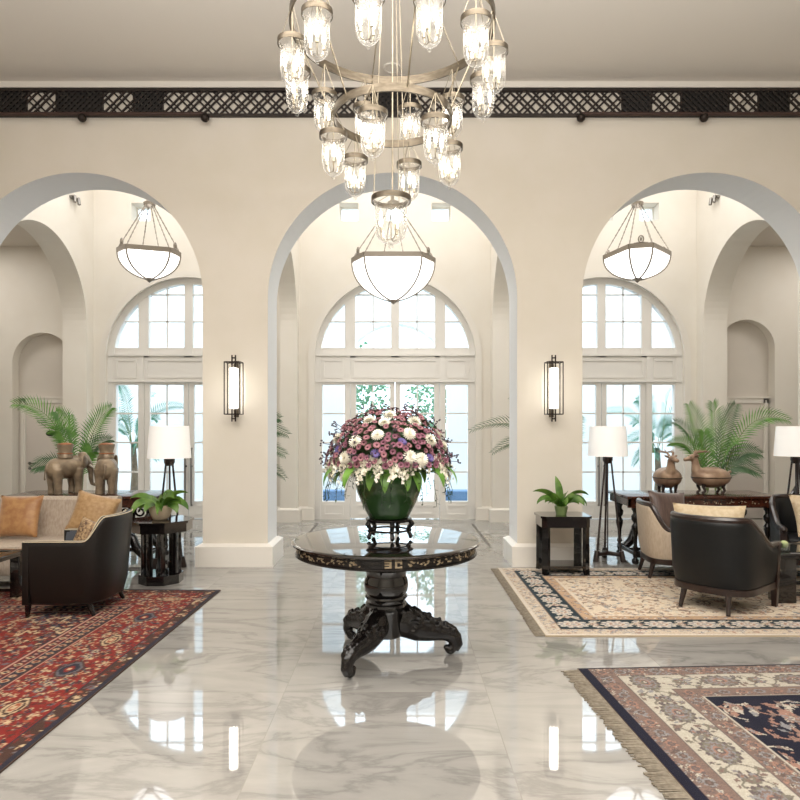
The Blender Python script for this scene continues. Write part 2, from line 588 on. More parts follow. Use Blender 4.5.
# floor
b = MB(); b.box(XL - 0.3, XR + 0.3, YB - 0.3, YW2, -0.2, 0.0)
struct(b.build('floor', 'marble'), 'polished pale marble floor with grey veins')
for i, (x, y0, y1) in enumerate([(1.235, 8.88, 11.1), (-1.41, 8.88, 11.1)]):
    b = MB(); b.box(x - 0.02, x + 0.02, y0, y1, -0.01, 0.002)
    struct(b.build('trim_%d' % (i + 1), 'inlay_line'))

# arcade wall between hall and window bays
b = MB(); arched(b, XL, XR, 0, CEIL2, [(c, R, ZS, 0) for c in CX], YA, YA2, FX, 48)
wm = struct(b.build('wall_middle', ['plaster', 'soffit'], angle=30), 'cream wall pierced by three round arches')
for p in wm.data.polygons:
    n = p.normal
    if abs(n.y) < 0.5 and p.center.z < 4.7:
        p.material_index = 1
# cornice strip along the top of the arcade wall
b = MB(); b.box(XL, XR, YA - 0.035, YA + 0.01, 5.615, CEIL)
struct(b.build('trim_3', 'white'))
# hall shell
b = MB(); b.box(XL, XR, YB, YA + 0.3, CEIL, CEIL + 0.2)
struct(b.build('ceiling', 'ceiling'))
b = MB(); b.box(XL - 0.3, XL, YB, YW2, 0, CEIL2)
struct(b.build('wall_left', 'plaster'))
b = MB(); b.box(XR, XR + 0.3, YB, YW2, 0, CEIL2)
struct(b.build('wall_right', 'plaster'))
b = MB(); b.box(XL, XR, YB - 0.3, YB, 0, CEIL)
struct(b.build('wall_rear', 'plaster'))
b = MB(); b.box(XL, XR, YA2, YW2, CEIL2, CEIL2 + 0.2)
struct(b.build('ceiling_bay', 'ceiling'))

# window wall: arched windows, then a row of small square windows above
NICHE = [(-6.36, 0.53, 2.80), (6.16, 0.50, 3.06)]
RW, ZW = 1.45, 2.88
b = MB()
ops = [(c, RW, ZW, 0) for c in CX] + [(n[0], n[1], n[2], 0) for n in NICHE]
arched(b, XL, XR, 0, 5.32, ops, YW, YW2, FX, 48)
sq = []
for c in CX:
    for d in (-0.82, 0.0, 0.82):
        sq.append(c + d - 0.0)
xs = XL
for s in sq:
    b.box(xs, s - 0.17, YW, YW2, 5.32, 5.64); xs = s + 0.17
b.box(xs, XR, YW, YW2, 5.32, 5.64)
b.box(XL, XR, YW, YW2, 5.64, CEIL2)
struct(b.build('wall_back', 'plaster_w', angle=30), 'pale wall with three tall arched windows')
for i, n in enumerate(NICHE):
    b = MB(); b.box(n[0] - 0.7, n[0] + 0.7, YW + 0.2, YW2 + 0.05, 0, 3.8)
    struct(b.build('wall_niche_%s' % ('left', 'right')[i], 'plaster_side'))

# cross walls with arches between the bays
TO = 1.655
xs = [CX[0] - TO - 0.42, CX[0] - TO, CX[0] + TH, CX[1] - TH, CX[1] + TH, CX[2] - TH, CX[2] + TO, CX[2] + TO + 0.42]
names = ['wall_bay_left', 'wall_bay_centre_left', 'wall_bay_centre_right', 'wall_bay_right']
for i, nme in enumerate(names):
    b = MB(); arched(b, YA2 - 0.01, YW + 0.01, 0, CEIL2, [(9.95, 1.35, 3.4, 0)], xs[2 * i], xs[2 * i + 1], FY, 40)
    struct(b.build(nme, 'plaster_w', angle=30))
# lower ceilings of the side rooms
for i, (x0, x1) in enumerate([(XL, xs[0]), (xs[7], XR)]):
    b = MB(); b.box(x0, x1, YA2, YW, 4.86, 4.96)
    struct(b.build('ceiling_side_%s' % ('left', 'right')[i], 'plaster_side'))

# baseboards
def skirt(mb, x0, x1, y0, y1, h=0.265, t=0.07):
    mb.box(x0 - t, x1 + t, y0 - t, y1 + t, 0, h - 0.03)
    vs = []
    for (e, z) in ((t, h - 0.03), (0.012, h)):
        vs += [(x0 - e, y0 - e, z), (x1 + e, y0 - e, z), (x1 + e, y1 + e, z), (x0 - e, y1 + e, z)]
    mb.add(vs, [(0, 1, 5, 4), (1, 2, 6, 5), (2, 3, 7, 6), (3, 0, 4, 7), (4, 5, 6, 7)])


b = MB()
skirt(b, XL + 0.08, CX[0] - R, YA, YA2)
skirt(b, CX[0] + R, CX[1] - R, YA, YA2)
skirt(b, CX[1] + R, CX[2] - R, YA, YA2)
skirt(b, CX[2] + R, XR - 0.08, YA, YA2)
struct(b.build('baseboard_middle', 'white', smooth=False))
b = MB()
for i in range(4):
    x0, x1 = xs[2 * i], xs[2 * i + 1]
    skirt(b, x0, x1, YA2 + 0.06, 8.6, 0.24, 0.05)
    skirt(b, x0, x1, 11.3, YW - 0.02, 0.24, 0.05)
edges = [XL, NICHE[0][0] - NICHE[0][1], NICHE[0][0] + NICHE[0][1], CX[0] - RW, CX[0] + RW, CX[1] - RW, CX[1] + RW,
         CX[2] - RW, CX[2] + RW, NICHE[1][0] - NICHE[1][1], NICHE[1][0] + NICHE[1][1], XR]
for i in range(0, 12, 2):
    skirt(b, edges[i] + 0.05, edges[i + 1] - 0.05, YW, YW2 - 0.1, 0.24, 0.05)
struct(b.build('baseboard_back', 'white', smooth=False))
for side, (x0, x1) in (('left', (XL, XL + 0.03)), ('right', (XR - 0.03, XR))):
    b = MB(); b.box(x0, x1, YB, YA - 0.1, 0, 0.26)
    struct(b.build('baseboard_%s' % side, 'white'))


# ------------------------------------------------------------------ arched windows with french doors
def ring_band(mb, c, r0, r1, zs, zb, y0, y1, N=48):
    pts = [(c - r1, zb)] + [(c + r1 * math.cos(PI - PI * i / N), zs + r1 * math.sin(PI - PI * i / N)) for i in range(N + 1)] + [(c + r1, zb)]
    ptsi = [(c - r0, zb)] + [(c + r0 * math.cos(PI - PI * i / N), zs + r0 * math.sin(PI - PI * i / N)) for i in range(N + 1)] + [(c + r0, zb)]
    n = len(pts)
    vs = []
    for y in (y0, y1):
        vs += [(p[0], y, p[1]) for p in pts]
        vs += [(p[0], y, p[1]) for p in ptsi]
    fs = []
    for i in range(n - 1):
        fs.append((i, i + 1, n + i + 1, n + i))
        fs.append((2 * n + i, 2 * n + n + i, 2 * n + n + i + 1, 2 * n + i + 1))
        fs.append((i, 2 * n + i, 2 * n + i + 1, i + 1))
        fs.append((n + i, n + i + 1, 3 * n + i + 1, 3 * n + i))
    fs.append((0, n, 3 * n, 2 * n))
    fs.append((n - 1, 3 * n - 1, 4 * n - 1, 2 * n - 1)[::-1])
    mb.add(vs, fs)


def frame_rect(mb, x0, x1, z0, z1, w, y0, y1):
    mb.box(x0, x0 + w, y0, y1, z0, z1); mb.box(x1 - w, x1, y0, y1, z0, z1)
    mb.box(x0 + w, x1 - w, y0, y1, z0, z0 + w); mb.box(x0 + w, x1 - w, y0, y1, z1 - w, z1)


YF = 11.70
doorn = 0
for wi, c in enumerate(CX):
    w = bpy.data.objects.new('window_%d' % (wi + 1), None); COL.objects.link(w); struct(w, ('tall arched window of the left bay', 'tall arched window behind the flowers', 'tall arched window of the right bay')[wi])
    # casing on the wall and outer frame
    b = MB(); ring_band(b, c, RW - 0.02, RW + 0.09, ZW, 0, YW - 0.03, YW + 0.005)
    b.build('casing', 'white', w, angle=25)
    b = MB(); ring_band(b, c, 1.335, RW, ZW, 0.0, YF - 0.06, YF + 0.08)
    b.build('window_frame', 'white_sat', w, angle=25)
    # fanlight bars
    b = MB()
    top = lambda x: ZW + math.sqrt(max(0.01, 1.345 ** 2 - x * x))
    for s in (-1, 1):
        x0, x1 = sorted((s * 0.715, s * 0.90))
        b.box(c + x0, c + x1, YF - 0.05, YF + 0.06, 2.9, min(top(x0), top(x1)) + 0.0)
        b.prism([(c + x0, min(top(x0), top(x1))), (c + x1, min(top(x0), top(x1))), (c + (x0 if s > 0 else x1), max(top(x0), top(x1)))], YF - 0.05, YF + 0.06, 'y')
    b.box(c - 0.075, c + 0.075, YF - 0.05, YF + 0.06, 2.9, ZW + 1.36)
    b.box(c - 1.36, c + 1.36, YF - 0.04, YF + 0.05, 2.93, 3.075)
    for s in (-1, 1):
        b.box(c + s * 0.395 - 0.012, c + s * 0.395 + 0.012, YF - 0.02, YF + 0.03, 3.0, top(0.395))
        for z in (3.548, 4.03):
            hw = math.sqrt(max(0, 1.345 ** 2 - (z - ZW) ** 2))
            x0, x1 = 0.05, min(0.74, hw)
            b.box(c + min(s * x0, s * x1), c + max(s * x0, s * x1), YF - 0.02, YF + 0.03, z - 0.012, z + 0.012)
        z = 3.548; hw = math.sqrt(1.345 ** 2 - (z - ZW) ** 2)
        b.box(c + min(s * 0.88, s * hw), c + max(s * 0.88, s * hw), YF - 0.02, YF + 0.03, z - 0.012, z + 0.012)
    b.build('fanlight_bars', 'white_sat', w, smooth=False)
    # fan glass
    N = 40
    b = MB()
    pts = [(c - 1.34, 3.0)] + [(c + 1.34 * math.cos(PI - PI * i / N), ZW + 1.34 * math.sin(PI - PI * i / N)) for i in range(4, N - 3)] + [(c + 1.34, 3.0)]
    b.add([(p[0], YF + 0.01, p[1]) for p in pts], [tuple(range(len(pts)))])
    b.build('fanlight_pane', 'pane', w, smooth=False)
    # transom panels
    b = MB()
    b.box(c - 1.36, c + 1.36, YF - 0.05, YF + 0.07, 2.46, 2.96)
    b.box(c - 1.42, c + 1.42, YF - 0.085, YF - 0.05, 2.925, 2.965)
    b.box(c - 1.42, c + 1.42, YF - 0.085, YF - 0.05, 2.455, 2.49)
    for (x0, x1) in ((-1.30, -0.93), (-0.76, 0.76), (0.93, 1.30)):
        frame_rect(b, c + x0, c + x1, 2.53, 2.87, 0.035, YF - 0.066, YF - 0.05)
    for s in (-1, 1):
        b.box(c + s * 0.845 - 0.04, c + s * 0.845 + 0.04, YF - 0.07, YF - 0.05, 2.49, 2.925)
    b.build('transom_panel', 'white_sat', w, smooth=False)
    # sidelights
    for s in (-1, 1):
        x0, x1 = sorted((s * 0.80, s * 1.36))
        b = MB()
        g0, g1 = sorted((s * 0.905, s * 1.305))
        b.box(c + x0, c + g0, YF - 0.05, YF + 0.06, 0, 2.48); b.box(c + g1, c + x1, YF - 0.05, YF + 0.06, 0, 2.48)
        b.box(c + g0, c + g1, YF - 0.05, YF + 0.06, 0, 0.32); b.box(c + g0, c + g1, YF - 0.05, YF + 0.06, 2.41, 2.48)
        for z in (1.897, 1.375, 0.844):
            b.box(c + g0, c + g1, YF - 0.02, YF + 0.03, z - 0.014, z + 0.014)
        frame_rect(b, c + g0 + 0.02, c + g1 - 0.02, 0.07, 0.26, 0.03, YF - 0.063, YF - 0.05)
        sl = b.build('sidelight', 'white_sat', w, smooth=False)
        b = MB(); b.add([(c + g0, YF + 0.01, 0.3), (c + g1, YF + 0.01, 0.3), (c + g1, YF + 0.01, 2.43), (c + g0, YF + 0.01, 2.43)], [(0, 1, 2, 3)])
        b.build('pane', 'pane', sl, smooth=False)
    # the pair of doors
    for s in (-1, 1):
        doorn += 1
        x0, x1 = sorted((s * 0.006, s * 0.795))
        g0, g1 = sorted((s * 0.095, s * 0.70))
        b = MB()
        b.box(c + x0, c + g0, YF - 0.035, YF + 0.03, 0.01, 2.455); b.box(c + g1, c + x1, YF - 0.035, YF + 0.03, 0.01, 2.455)
        b.box(c + g0, c + g1, YF - 0.035, YF + 0.03, 0.01, 0.32); b.box(c + g0, c + g1, YF - 0.035, YF + 0.03, 2.41, 2.455)
        for z in (1.897, 1.375, 0.844):
            b.box(c + g0, c + g1, YF - 0.015, YF + 0.02, z - 0.014, z + 0.014)
        b.box(c + s * 0.40 - 0.012, c + s * 0.40 + 0.012, YF - 0.015, YF + 0.02, 0.3, 2.43)
        frame_rect(b, c + g0 + 0.02, c + g1 - 0.02, 0.08, 0.26, 0.03, YF - 0.048, YF - 0.035)
        d = struct(b.build('door_%d' % doorn, 'white_sat', smooth=False))
        b = MB(); b.add([(c + g0, YF, 0.3), (c + g1, YF, 0.3), (c + g1, YF, 2.43), (c + g0, YF, 2.43)], [(0, 1, 2, 3)])
        b.build('pane', 'pane', d, smooth=False)
        hx = c + s * 0.055
        b = MB(); b.tube([(hx, YF - 0.03, 1.27), (hx, YF - 0.075, 1.27), (hx, YF - 0.08, 1.22), (hx, YF - 0.08, 0.30), (hx, YF - 0.075, 0.25), (hx, YF - 0.03, 0.25)], 0.014, 10)
        b.build('pull_handle', 'steel', d)
        b = MB(); b.lathe([(0.018, 0), (0.018, 0.02)], 12, X=Matrix.Translation((c + s * 0.05, YF - 0.035, 0.95)) @ Matrix.Rotation(PI / 2, 4, 'X'))
        b.build('lock', 'iron', d)

# small square windows
n = 3
for s in sq:
    n += 1
    b = MB(); frame_rect(b, s - 0.17, s + 0.17, 5.32, 5.64, 0.02, YW + 0.26, YW + 0.3)
    o = struct(b.build('window_%d' % n, 'white', smooth=False))
    b = MB(); b.add([(s - 0.16, YW + 0.28, 5.33), (s + 0.16, YW + 0.28, 5.33), (s + 0.16, YW + 0.28, 5.63), (s - 0.16, YW + 0.28, 5.63)], [(0, 1, 2, 3)])
    b.build('pane', 'pane', o, smooth=False)

# doors in the two side niches
for i, (x0, x1, zt) in enumerate([(-6.83, -5.86, 2.17), (5.69, 6.63, 2.17)]):
    YN = YW + 0.2
    b = MB()
    b.box(x0, x0 + 0.085, YN - 0.05, YN, 0, zt); b.box(x1 - 0.085, x1, YN - 0.05, YN, 0, zt)
    b.box(x0, x1, YN - 0.05, YN, zt - 0.085, zt)
    b.box(x0 - 0.015, x1 + 0.015, YN - 0.065, YN, zt, zt + 0.03)
    for xx in (x0 + 0.03, x1 - 0.055):
        b.box(xx, xx + 0.025, YN - 0.06, YN - 0.05, 0, zt - 0.03)
    struct(b.build('trim_%d' % (4 + i), 'white'))
    doorn += 1
    b = MB(); b.cham(x0 + 0.087, x1 - 0.087, YN - 0.035, YN - 0.002, 0.01, zt - 0.087, 0.004)
    d = struct(b.build('door_%d' % doorn, 'doorwhite'))
    b = MB()
    hx = x0 + 0.16
    b.lathe([(0.028, 0), (0.028, 0.012), (0.012, 0.014), (0.012, 0.05)], 14, X=Matrix.Translation((hx, YN - 0.035, 1.0)) @ Matrix.Rotation(PI / 2, 4, 'X'))
    b.tube([(hx, YN - 0.08, 1.0), (hx + 0.12, YN - 0.08, 1.0)], 0.011, 8)
    b.lathe([(0.026, 0), (0.026, 0.012)], 14, X=Matrix.Translation((hx, YN - 0.035, 0.91)) @ Matrix.Rotation(PI / 2, 4, 'X'))
    b.build('door_handle', 'steel', d)
    if i == 0:
        b = MB(); b.ell((-6.30, YN - 0.036, 1.535), (0.085, 0.012, 0.05), 20, 8)
        b.build('plaque', 'plaque', d)

# ------------------------------------------------------------------ outdoors
b = MB(); b.box(-16, 16, YW2, 34, -0.25, -0.03)
struct(b.build('ground', 'terrace'))
b = MB(); arched(b, -16, 16, -0.03, 5.2, [(-0.1, 1.25, 2.9, -0.03)], 15.6, 16.1, FX, 32)
struct(b.build('wall_outside', 'outwall', angle=30))
for i, (x0, x1) in enumerate([(-2.9, -1.0), (0.85, 2.75)]):
    b = MB(); b.cham(x0, x1, 13.2, 13.6, -0.03, 0.36, 0.02)
    tag(b.build('planter_bench', 'bluestone'), ('low blue-grey planter bench outside the left of the centre window', 'low blue-grey planter bench outside the right of the centre window')[i], 'planter', 'benches outside')

# ================================================================== wall and ceiling fittings
# ------------------------------------------------------------------ carved lattice frieze
fr = thing('lattice_frieze', 'dark wooden lattice frieze running along the top of the arched wall', 'frieze', (0, YA, 5.275))
Z0, Z1 = 0.0, 0.322
px2x = lambda px: (px - 400) * YA / 650
y0, y1 = -0.035, -0.004
b = MB(); b.box(-8.95, 8.95, -0.05, -0.002, Z1 - 0.03, Z1 + 0.005); b.build('top_rail', 'lattice', fr, smooth=False)
b = MB(); b.box(-8.95, 8.95, -0.045, -0.002, Z0 - 0.0, Z0 + 0.03); b.build('bottom_rail', 'lattice', fr, smooth=False)


def strip(mb, x0, x1, za, zb, off, sgn, wdt, ya, yb):
    """45 degree slat clipped to a rectangle."""
    # line x = off + sgn*(z-za)
    pts = []
    for t0, t1 in ((za, zb),):
        z_lo, z_hi = t0, t1
        xa, xb = off, off + sgn * (t1 - t0)
        if sgn > 0:
            if xb <= x0 or xa >= x1:
                return
            if xa < x0:
                z_lo = t0 + (x0 - xa); xa = x0
            if xb > x1:
                z_hi = t1 - (xb - x1); xb = x1
        else:
            if xa <= x0 or xb >= x1:
                return
            if xa > x1:
                z_lo = t0 + (xa - x1); xa = x1
            if xb < x0:
                z_hi = t1 - (x0 - xb); xb = x0
        if z_hi - z_lo < 0.01:
            return
        mb.bar((xa, (ya + yb) / 2, z_lo), (xb, (ya + yb) / 2, z_hi), abs(yb - ya), wdt, up=(-sgn, 0, 1))


segs = [(-360, -64, 0), (-64, -32, 1), (-32, 27, 0), (27, 58, 1), (58, 103, 0), (103, 135, 1), (135, 163, 0), (163, 373, 1), (373, 414, 0), (414, 622, 1), (622, 650, 0),
        (650, 681, 1), (681, 727, 0), (727, 758, 1), (758, 787, 0), (787, 820, 1), (820, 849, 0), (849, 880, 1), (880, 1160, 0)]
for (a, c, op) in segs:
    x0, x1 = px2x(a), px2x(c)
    b = MB()
    za, zb = Z0 + 0.02, Z1 - 0.02
    if op:
        pat = [0.0, 0.072]
        per = 0.2
        nn = int((x1 - x0 + 1.2) / per) + 2
        for k in range(nn):
            for q in pat:
                strip(b, x0, x1, za, zb, x0 - 0.6 + k * per + q, 1, 0.019, y0, y0 + 0.016)
                strip(b, x0, x1, za, zb, x0 + k * per + q, -1, 0.019, y0 + 0.013, y1)
        b.box(x0, x0 + 0.012, y0, y1, za, zb); b.box(x1 - 0.012, x1, y0, y1, za, zb)
        b.build('open_panel', 'lattice', fr, smooth=False)
    else:
        b.box(x0, x1, y0 + 0.014, y1, za, zb)
        per = 0.07
        for k in range(int((x1 - x0 + 0.8) / per) + 2):
            strip(b, x0, x1, za, zb, x0 - 0.4 + k * per, 1, 0.02, y0 - 0.004, y0 + 0.014)
            strip(b, x0, x1, za, zb, x0 + k * per, -1, 0.02, y0 - 0.008, y0 + 0.006)
        b.build('dense_panel', 'lattice_dark', fr, smooth=False)

# brown rods with round ends under the frieze
for nm, xa, xb, balls in (('left', px2x(-60), px2x(206), (82, 205)), ('right', px2x(579), px2x(860), (581, 704))):
    t = thing('curtain_rod', 'thin brown rod with ball ends under the %s part of the lattice frieze' % nm, 'rod', ((xa + xb) / 2, YA - 0.085, 5.28), group='brown rods under the frieze')
    L = (xb - xa) / 2
    b = MB(); b.tube([(-L, 0, 0), (L, 0, 0)], 0.021, 10); b.build('rod', 'railbrown', t)
    for p in balls:
        x = px2x(p) * (YA - 0.115) / YA - (xa + xb) / 2
        b = MB(); b.tube([(x, 0.034, 0.008), (x, 0, 0.0), (x, -0.02, -0.045)], 0.014, 8)
        b.ell((x, -0.03, -0.06), (0.05, 0.05, 0.05), 14, 10)
        b.build('bracket_ball', 'iron', t)

# ------------------------------------------------------------------ wall sconces
for nm, px in (('left', 234.3), ('right', 553.2)):
    x = (px - 400) * (YA - 0.1) / 650
    t = thing('wall_sconce', 'lit tube sconce in a black box frame on the %s pier' % nm, 'wall lamp', (x, YA, 1.6 + 41 * YA / 650), group='pier sconces')
    b = MB()
    W, H, D0, D1 = 0.09, 0.30, -0.20, -0.05
    s = 0.011
    for yy in (D0, D1):
        for xx in (-W, W):
            b.box(xx - s / 2, xx + s / 2, yy - s / 2, yy + s / 2, -H, H)
        for zz in (-H, H):
            b.box(-W, W, yy - s / 2, yy + s / 2, zz - s / 2, zz + s / 2)
    for zz in (-H, H):
        for xx in (-W, W):
            b.box(xx - s / 2, xx + s / 2, D0, D1, zz - s / 2, zz + s / 2)
    b.build('box_frame', 'iron', t, smooth=False)
    for sg in (-1, 1):
        b = MB()
        for xx in (-0.02, 0.02):
            b.box(xx - 0.007, xx + 0.007, -0.132, -0.118, min(sg * 0.235, sg * 0.385), max(sg * 0.235, sg * 0.385))
        b.box(-0.027, 0.027, -0.135, -0.115, min(sg * 0.345, sg * 0.36), max(sg * 0.345, sg * 0.36))
        b.box(-0.06, 0.06, -0.13, -0.12, sg * 0.30 - 0.004, sg * 0.30 + 0.004)
        b.box(-0.012, 0.012, -0.12, -0.002, sg * 0.30 - 0.006, sg * 0.30 + 0.006)
        b.build('finial_bars', 'iron', t, smooth=False)
    b = MB(); b.cham(-0.03, 0.03, -0.012, -0.001, -0.33, 0.33, 0.003); b.build('back_plate', 'brass_band', t)
    b = MB(); b.lathe([(0.03, -0.235), (0.05, -0.23), (0.05, 0.23), (0.03, 0.235)], 20, c=(0, -0.125)); b.build('light_tube', 'tube_glow', t)

# ------------------------------------------------------------------ chandelier
CXX, CYY = -0.053, 4.6
ch = thing('chandelier', 'large two-ring brass chandelier hung with candle-lit glass bell jars', 'chandelier', (CXX, CYY, 2.86))
z = lambda Z: Z - 2.86


def band(mb, r, za, zb, t=0.012, n=96):
    mb.lathe([(r - t, za), (r, za), (r, zb), (r - t, zb)], n, close=True)


b = MB(); band(b, 0.722, z(4.42), z(4.49)); b.build('upper_ring', 'brass_band', ch)
b = MB(); band(b, 0.422, z(3.78), z(3.835)); b.build('lower_ring', 'brass_band', ch)
b = MB(); b.lathe([(0.0, z(5.712)), (0.14, z(5.712)), (0.14, z(5.69)), (0.05, z(5.66)), (0.03, z(5.6)), (0.0, z(5.6))], 24); b.build('ceiling_rose', 'brass', ch)
b = MB(); b.tube([(0, 0, z(5.62)), (0, 0, z(3.23))], 0.0055, 8); b.lathe([(0.0, z(5.36)), (0.05, z(5.34)), (0.06, z(5.28)), (0.05, z(5.22)), (0, z(5.2))], 18); b.build('centre_rod', 'brass', ch)
for k in range(6):
    a = math.radians(-90 + 14 + 60 * k)
    ca, sa = math.cos(a), math.sin(a)
    b = MB(); b.tube([(0.05 * ca, 0.05 * sa, z(5.28)), (0.716 * ca, 0.716 * sa, z(4.46))], 0.0055, 6); b.build('upper_strap', 'brass', ch)
    b = MB(); b.tube([(0.71 * ca, 0.71 * sa, z(4.44)), (0.416 * ca, 0.416 * sa, z(3.81))], 0.006, 6); b.build('lower_strap', 'brass', ch)
for k in range(3):
    a = math.radians(-90 + 40 + 120 * k)
    b = MB(); b.tube([(0.05 * math.cos(a), 0.05 * math.sin(a), z(5.26)), (0.135 * math.cos(a), 0.135 * math.sin(a), z(3.24))], 0.003, 6); b.build('hanger', 'brass', ch)


def make_jar(k=1.0, hz=1.0, hang=0.22, nb=3):
    """Jar hung by its cap; local z = 0 at the bottom tip."""
    root = bpy.data.objects.new('bell_jar', None); COL.objects.link(root); root.parent = ch
    b = MB()
    prof = [(0.001, -0.012), (0.011, -0.004), (0.013, 0.006), (0.009, 0.014), (0.022, 0.02), (0.048, 0.036), (0.068, 0.062), (0.078, 0.10), (0.081, 0.15), (0.080, 0.22), (0.081, 0.27), (0.090, 0.295), (0.096, 0.305)]
    b.lathe([(r * k, q * hz) for r, q in prof], 24, cap=False)
    b.build('glass', 'jar', root, angle=60)
    b = MB(); b.lathe([(0.094 * k, 0.292 * hz), (0.099 * k, 0.292 * hz), (0.099 * k, 0.328 * hz), (0.094 * k, 0.328 * hz)], 32, close=True)
    b.build('cap_band', 'brass_band', root)
    b = MB()
    top = 0.328 * hz
    for j in range(3):
        a = 2 * PI * j / 3 + 0.4
        b.tube([(0.096 * k * math.cos(a), 0.096 * k * math.sin(a), top - 0.01), (0.006 * math.cos(a), 0.006 * math.sin(a), top + hang)], 0.0028, 5)
    b.tube([(0, 0, top + hang), (0, 0, 0.05 * hz)], 0.004, 6)
    bulbs = []
    for j in range(nb):
        a = 2 * PI * j / nb + 1.0
        ca, sa = math.cos(a) * k, math.sin(a) * k
        b.tube([(0, 0, 0.055 * hz), (0.022 * ca, 0.022 * sa, 0.045 * hz), (0.047 * ca, 0.047 * sa, 0.062 * hz), (0.05 * ca, 0.05 * sa, 0.10 * hz)], 0.0035, 6)
        b.lathe([(0.0, 0.098 * hz), (0.011, 0.098 * hz), (0.009, 0.135 * hz), (0.0, 0.135 * hz)], 8, c=(0.05 * ca, 0.05 * sa))
        bulbs.append((0.05 * ca, 0.05 * sa))
    b.build('candle_arms', 'brass', root)
    for (x, y) in bulbs:
        b = MB(); b.lathe([(0.002, 0.134 * hz), (0.009, 0.142 * hz), (0.0125, 0.165 * hz), (0.0105, 0.19 * hz), (0.005, 0.22 * hz), (0.001, 0.235 * hz)], 10, c=(x, y))
        b.build('candle_bulb', 'bulb', root)
    return root


jar = make_jar(1.0, 1.0, 0.225)
first = True
for k in range(12):
    a = math.radians(-11 + 30 * k)
    j = jar if first else copy_tree(jar, ch)
    first = False
    j.location = (0.71 * math.sin(a), -0.71 * math.cos(a), z(3.895)); j.rotation_euler = (0, 0, k * 1.3)
jar2 = make_jar(0.98, 0.95, 0.165)
for k in range(6):
    a = math.radians(-17 + 60 * k)
    j = jar2 if k == 0 else copy_tree(jar2, ch)
    j.location = (0.42 * math.sin(a), -0.42 * math.cos(a), z(3.345)); j.rotation_euler = (0, 0, k * 1.1 + 0.5)
jb = make_jar(1.42, 1.08, 0.02)
jb.location = (-0.01, 0, z(2.895))

# ------------------------------------------------------------------ alabaster bowl pendants
def pendant(label, x, y, zr, Rr, h, hub, face, ceil):
    t = thing('bowl_pendant', label, 'pendant lamp', (x, y, zr - h), group='alabaster bowl pendants')
    dl = math.radians(19)
    angs = []
    for k in range(3):
        a = math.radians(face + 120 * k)
        angs += [a - dl, a + dl]
    poly = [(math.cos(a), math.sin(a)) for a in angs]

    def prof(tt):
        # tt 0 at the rim, 1 at the tip
        u = math.sin(tt * PI / 2)
        return max(0.0, 1 - u ** 2.3) ** 0.58, h - h * u
    # smooth bowl through the six corners
    NU, NV = 6 * 6, 14
    vs, fs = [], []
    for j in range(NV + 1):
        s, zz = prof(j / NV)
        s = max(s, 0.02)
        for k in range(6):
            p, q = poly[k], poly[(k + 1) % 6]
            for m in range(6):
                u = m / 6
                px, py = p[0] + (q[0] - p[0]) * u, p[1] + (q[1] - p[1]) * u
                bulge = 1 + 0.10 * math.sin(PI * u) * min(1, j / 5) * (1 if k % 2 else 0.3)
                vs.append((Rr * 0.985 * s * px * bulge, Rr * 0.985 * s * py * bulge, zz))
    for j in range(NV):
        for k in range(NU):
            fs.append((j * NU + k, j * NU + (k + 1) % NU, (j + 1) * NU + (k + 1) % NU, (j + 1) * NU + k))
    b = MB(); b.add(vs, fs); b.build('glass_bowl', 'bowl_glow', t, angle=60)
    # rim band
    b = MB()
    for k in range(6):
        p, q = poly[k], poly[(k + 1) % 6]
        b.bar((Rr * p[0], Rr * p[1], h + 0.0), (Rr * q[0], Rr * q[1], h + 0.0), 0.03, 0.07)
    b.build('rim_band', 'pewter', t, smooth=False)
    for k in range(6):
        pts = []
        for j in range(13):
            s, zz = prof(j / 12)
            pts.append((Rr * 1.0 * max(s, 0.03) * poly[k][0], Rr * 1.0 * max(s, 0.03) * poly[k][1], zz - 0.004))
        b = MB(); b.tube(pts, 0.0135, 6); b.build('rib', 'pewter', t)
    b = MB(); b.lathe([(0.001, -0.055), (0.025, -0.035), (0.07, 0.0), (0.08, 0.03), (0.03, 0.045)], 14); b.build('finial', 'pewter', t)
    # scroll ornaments with the chains
    hz = hub - (zr - h)
    for k in range(3):
        a = math.radians(face + 120 * k)
        rr = Rr * math.cos(dl)
        ox, oy = rr * math.cos(a), rr * math.sin(a)
        b = MB()
        tx, ty = -math.sin(a), math.cos(a)
        ring = [(ox + 0.035 * math.cos(q) * tx, oy + 0.035 * math.cos(q) * ty, h + 0.095 + 0.05 * math.sin(q)) for q in [2 * PI * i / 12 for i in range(12)]]
        b.tube(ring, 0.011, 6, closed=True)
        b.ell((ox, oy, h + 0.095), (0.018, 0.018, 0.03), 8, 6)
        b.tube([(ox - 0.1 * tx, oy - 0.1 * ty, h + 0.035), (ox, oy, h + 0.05), (ox + 0.1 * tx, oy + 0.1 * ty, h + 0.035)], 0.012, 6)
        b.build('scroll', 'pewter', t)
    for k in range(6):
        p = (Rr * 0.98 * poly[k][0], Rr * 0.98 * poly[k][1], h + 0.03)
        q = (0.06 * poly[k][0], 0.06 * poly[k][1], hz - 0.02)
        b = MB()
        n = 18
        for i in range(n):
            u0, u1 = i / n, (i + 0.8) / n
            pa = [p[m] + (q[m] - p[m]) * u0 for m in range(3)]
            pb = [p[m] + (q[m] - p[m]) * u1 for m in range(3)]
            b.tube([pa, pb], 0.011 if i % 2 else 0.008, 5)
        b.tube([p, q], 0.006, 4)
        b.build('chain', 'pewter', t)
    b = MB(); b.lathe([(0.02, hz - 0.06), (0.05, hz - 0.045), (0.085, hz - 0.02), (0.09, hz + 0.02), (0.04, hz + 0.05), (0.012, hz + 0.06), (0.012, ceil - (zr - h) - 0.04), (0.09, ceil - (zr - h) - 0.03), (0.09, ceil - (zr - h))], 18)
    b.build('hub_and_rod', 'pewter', t)
    return t


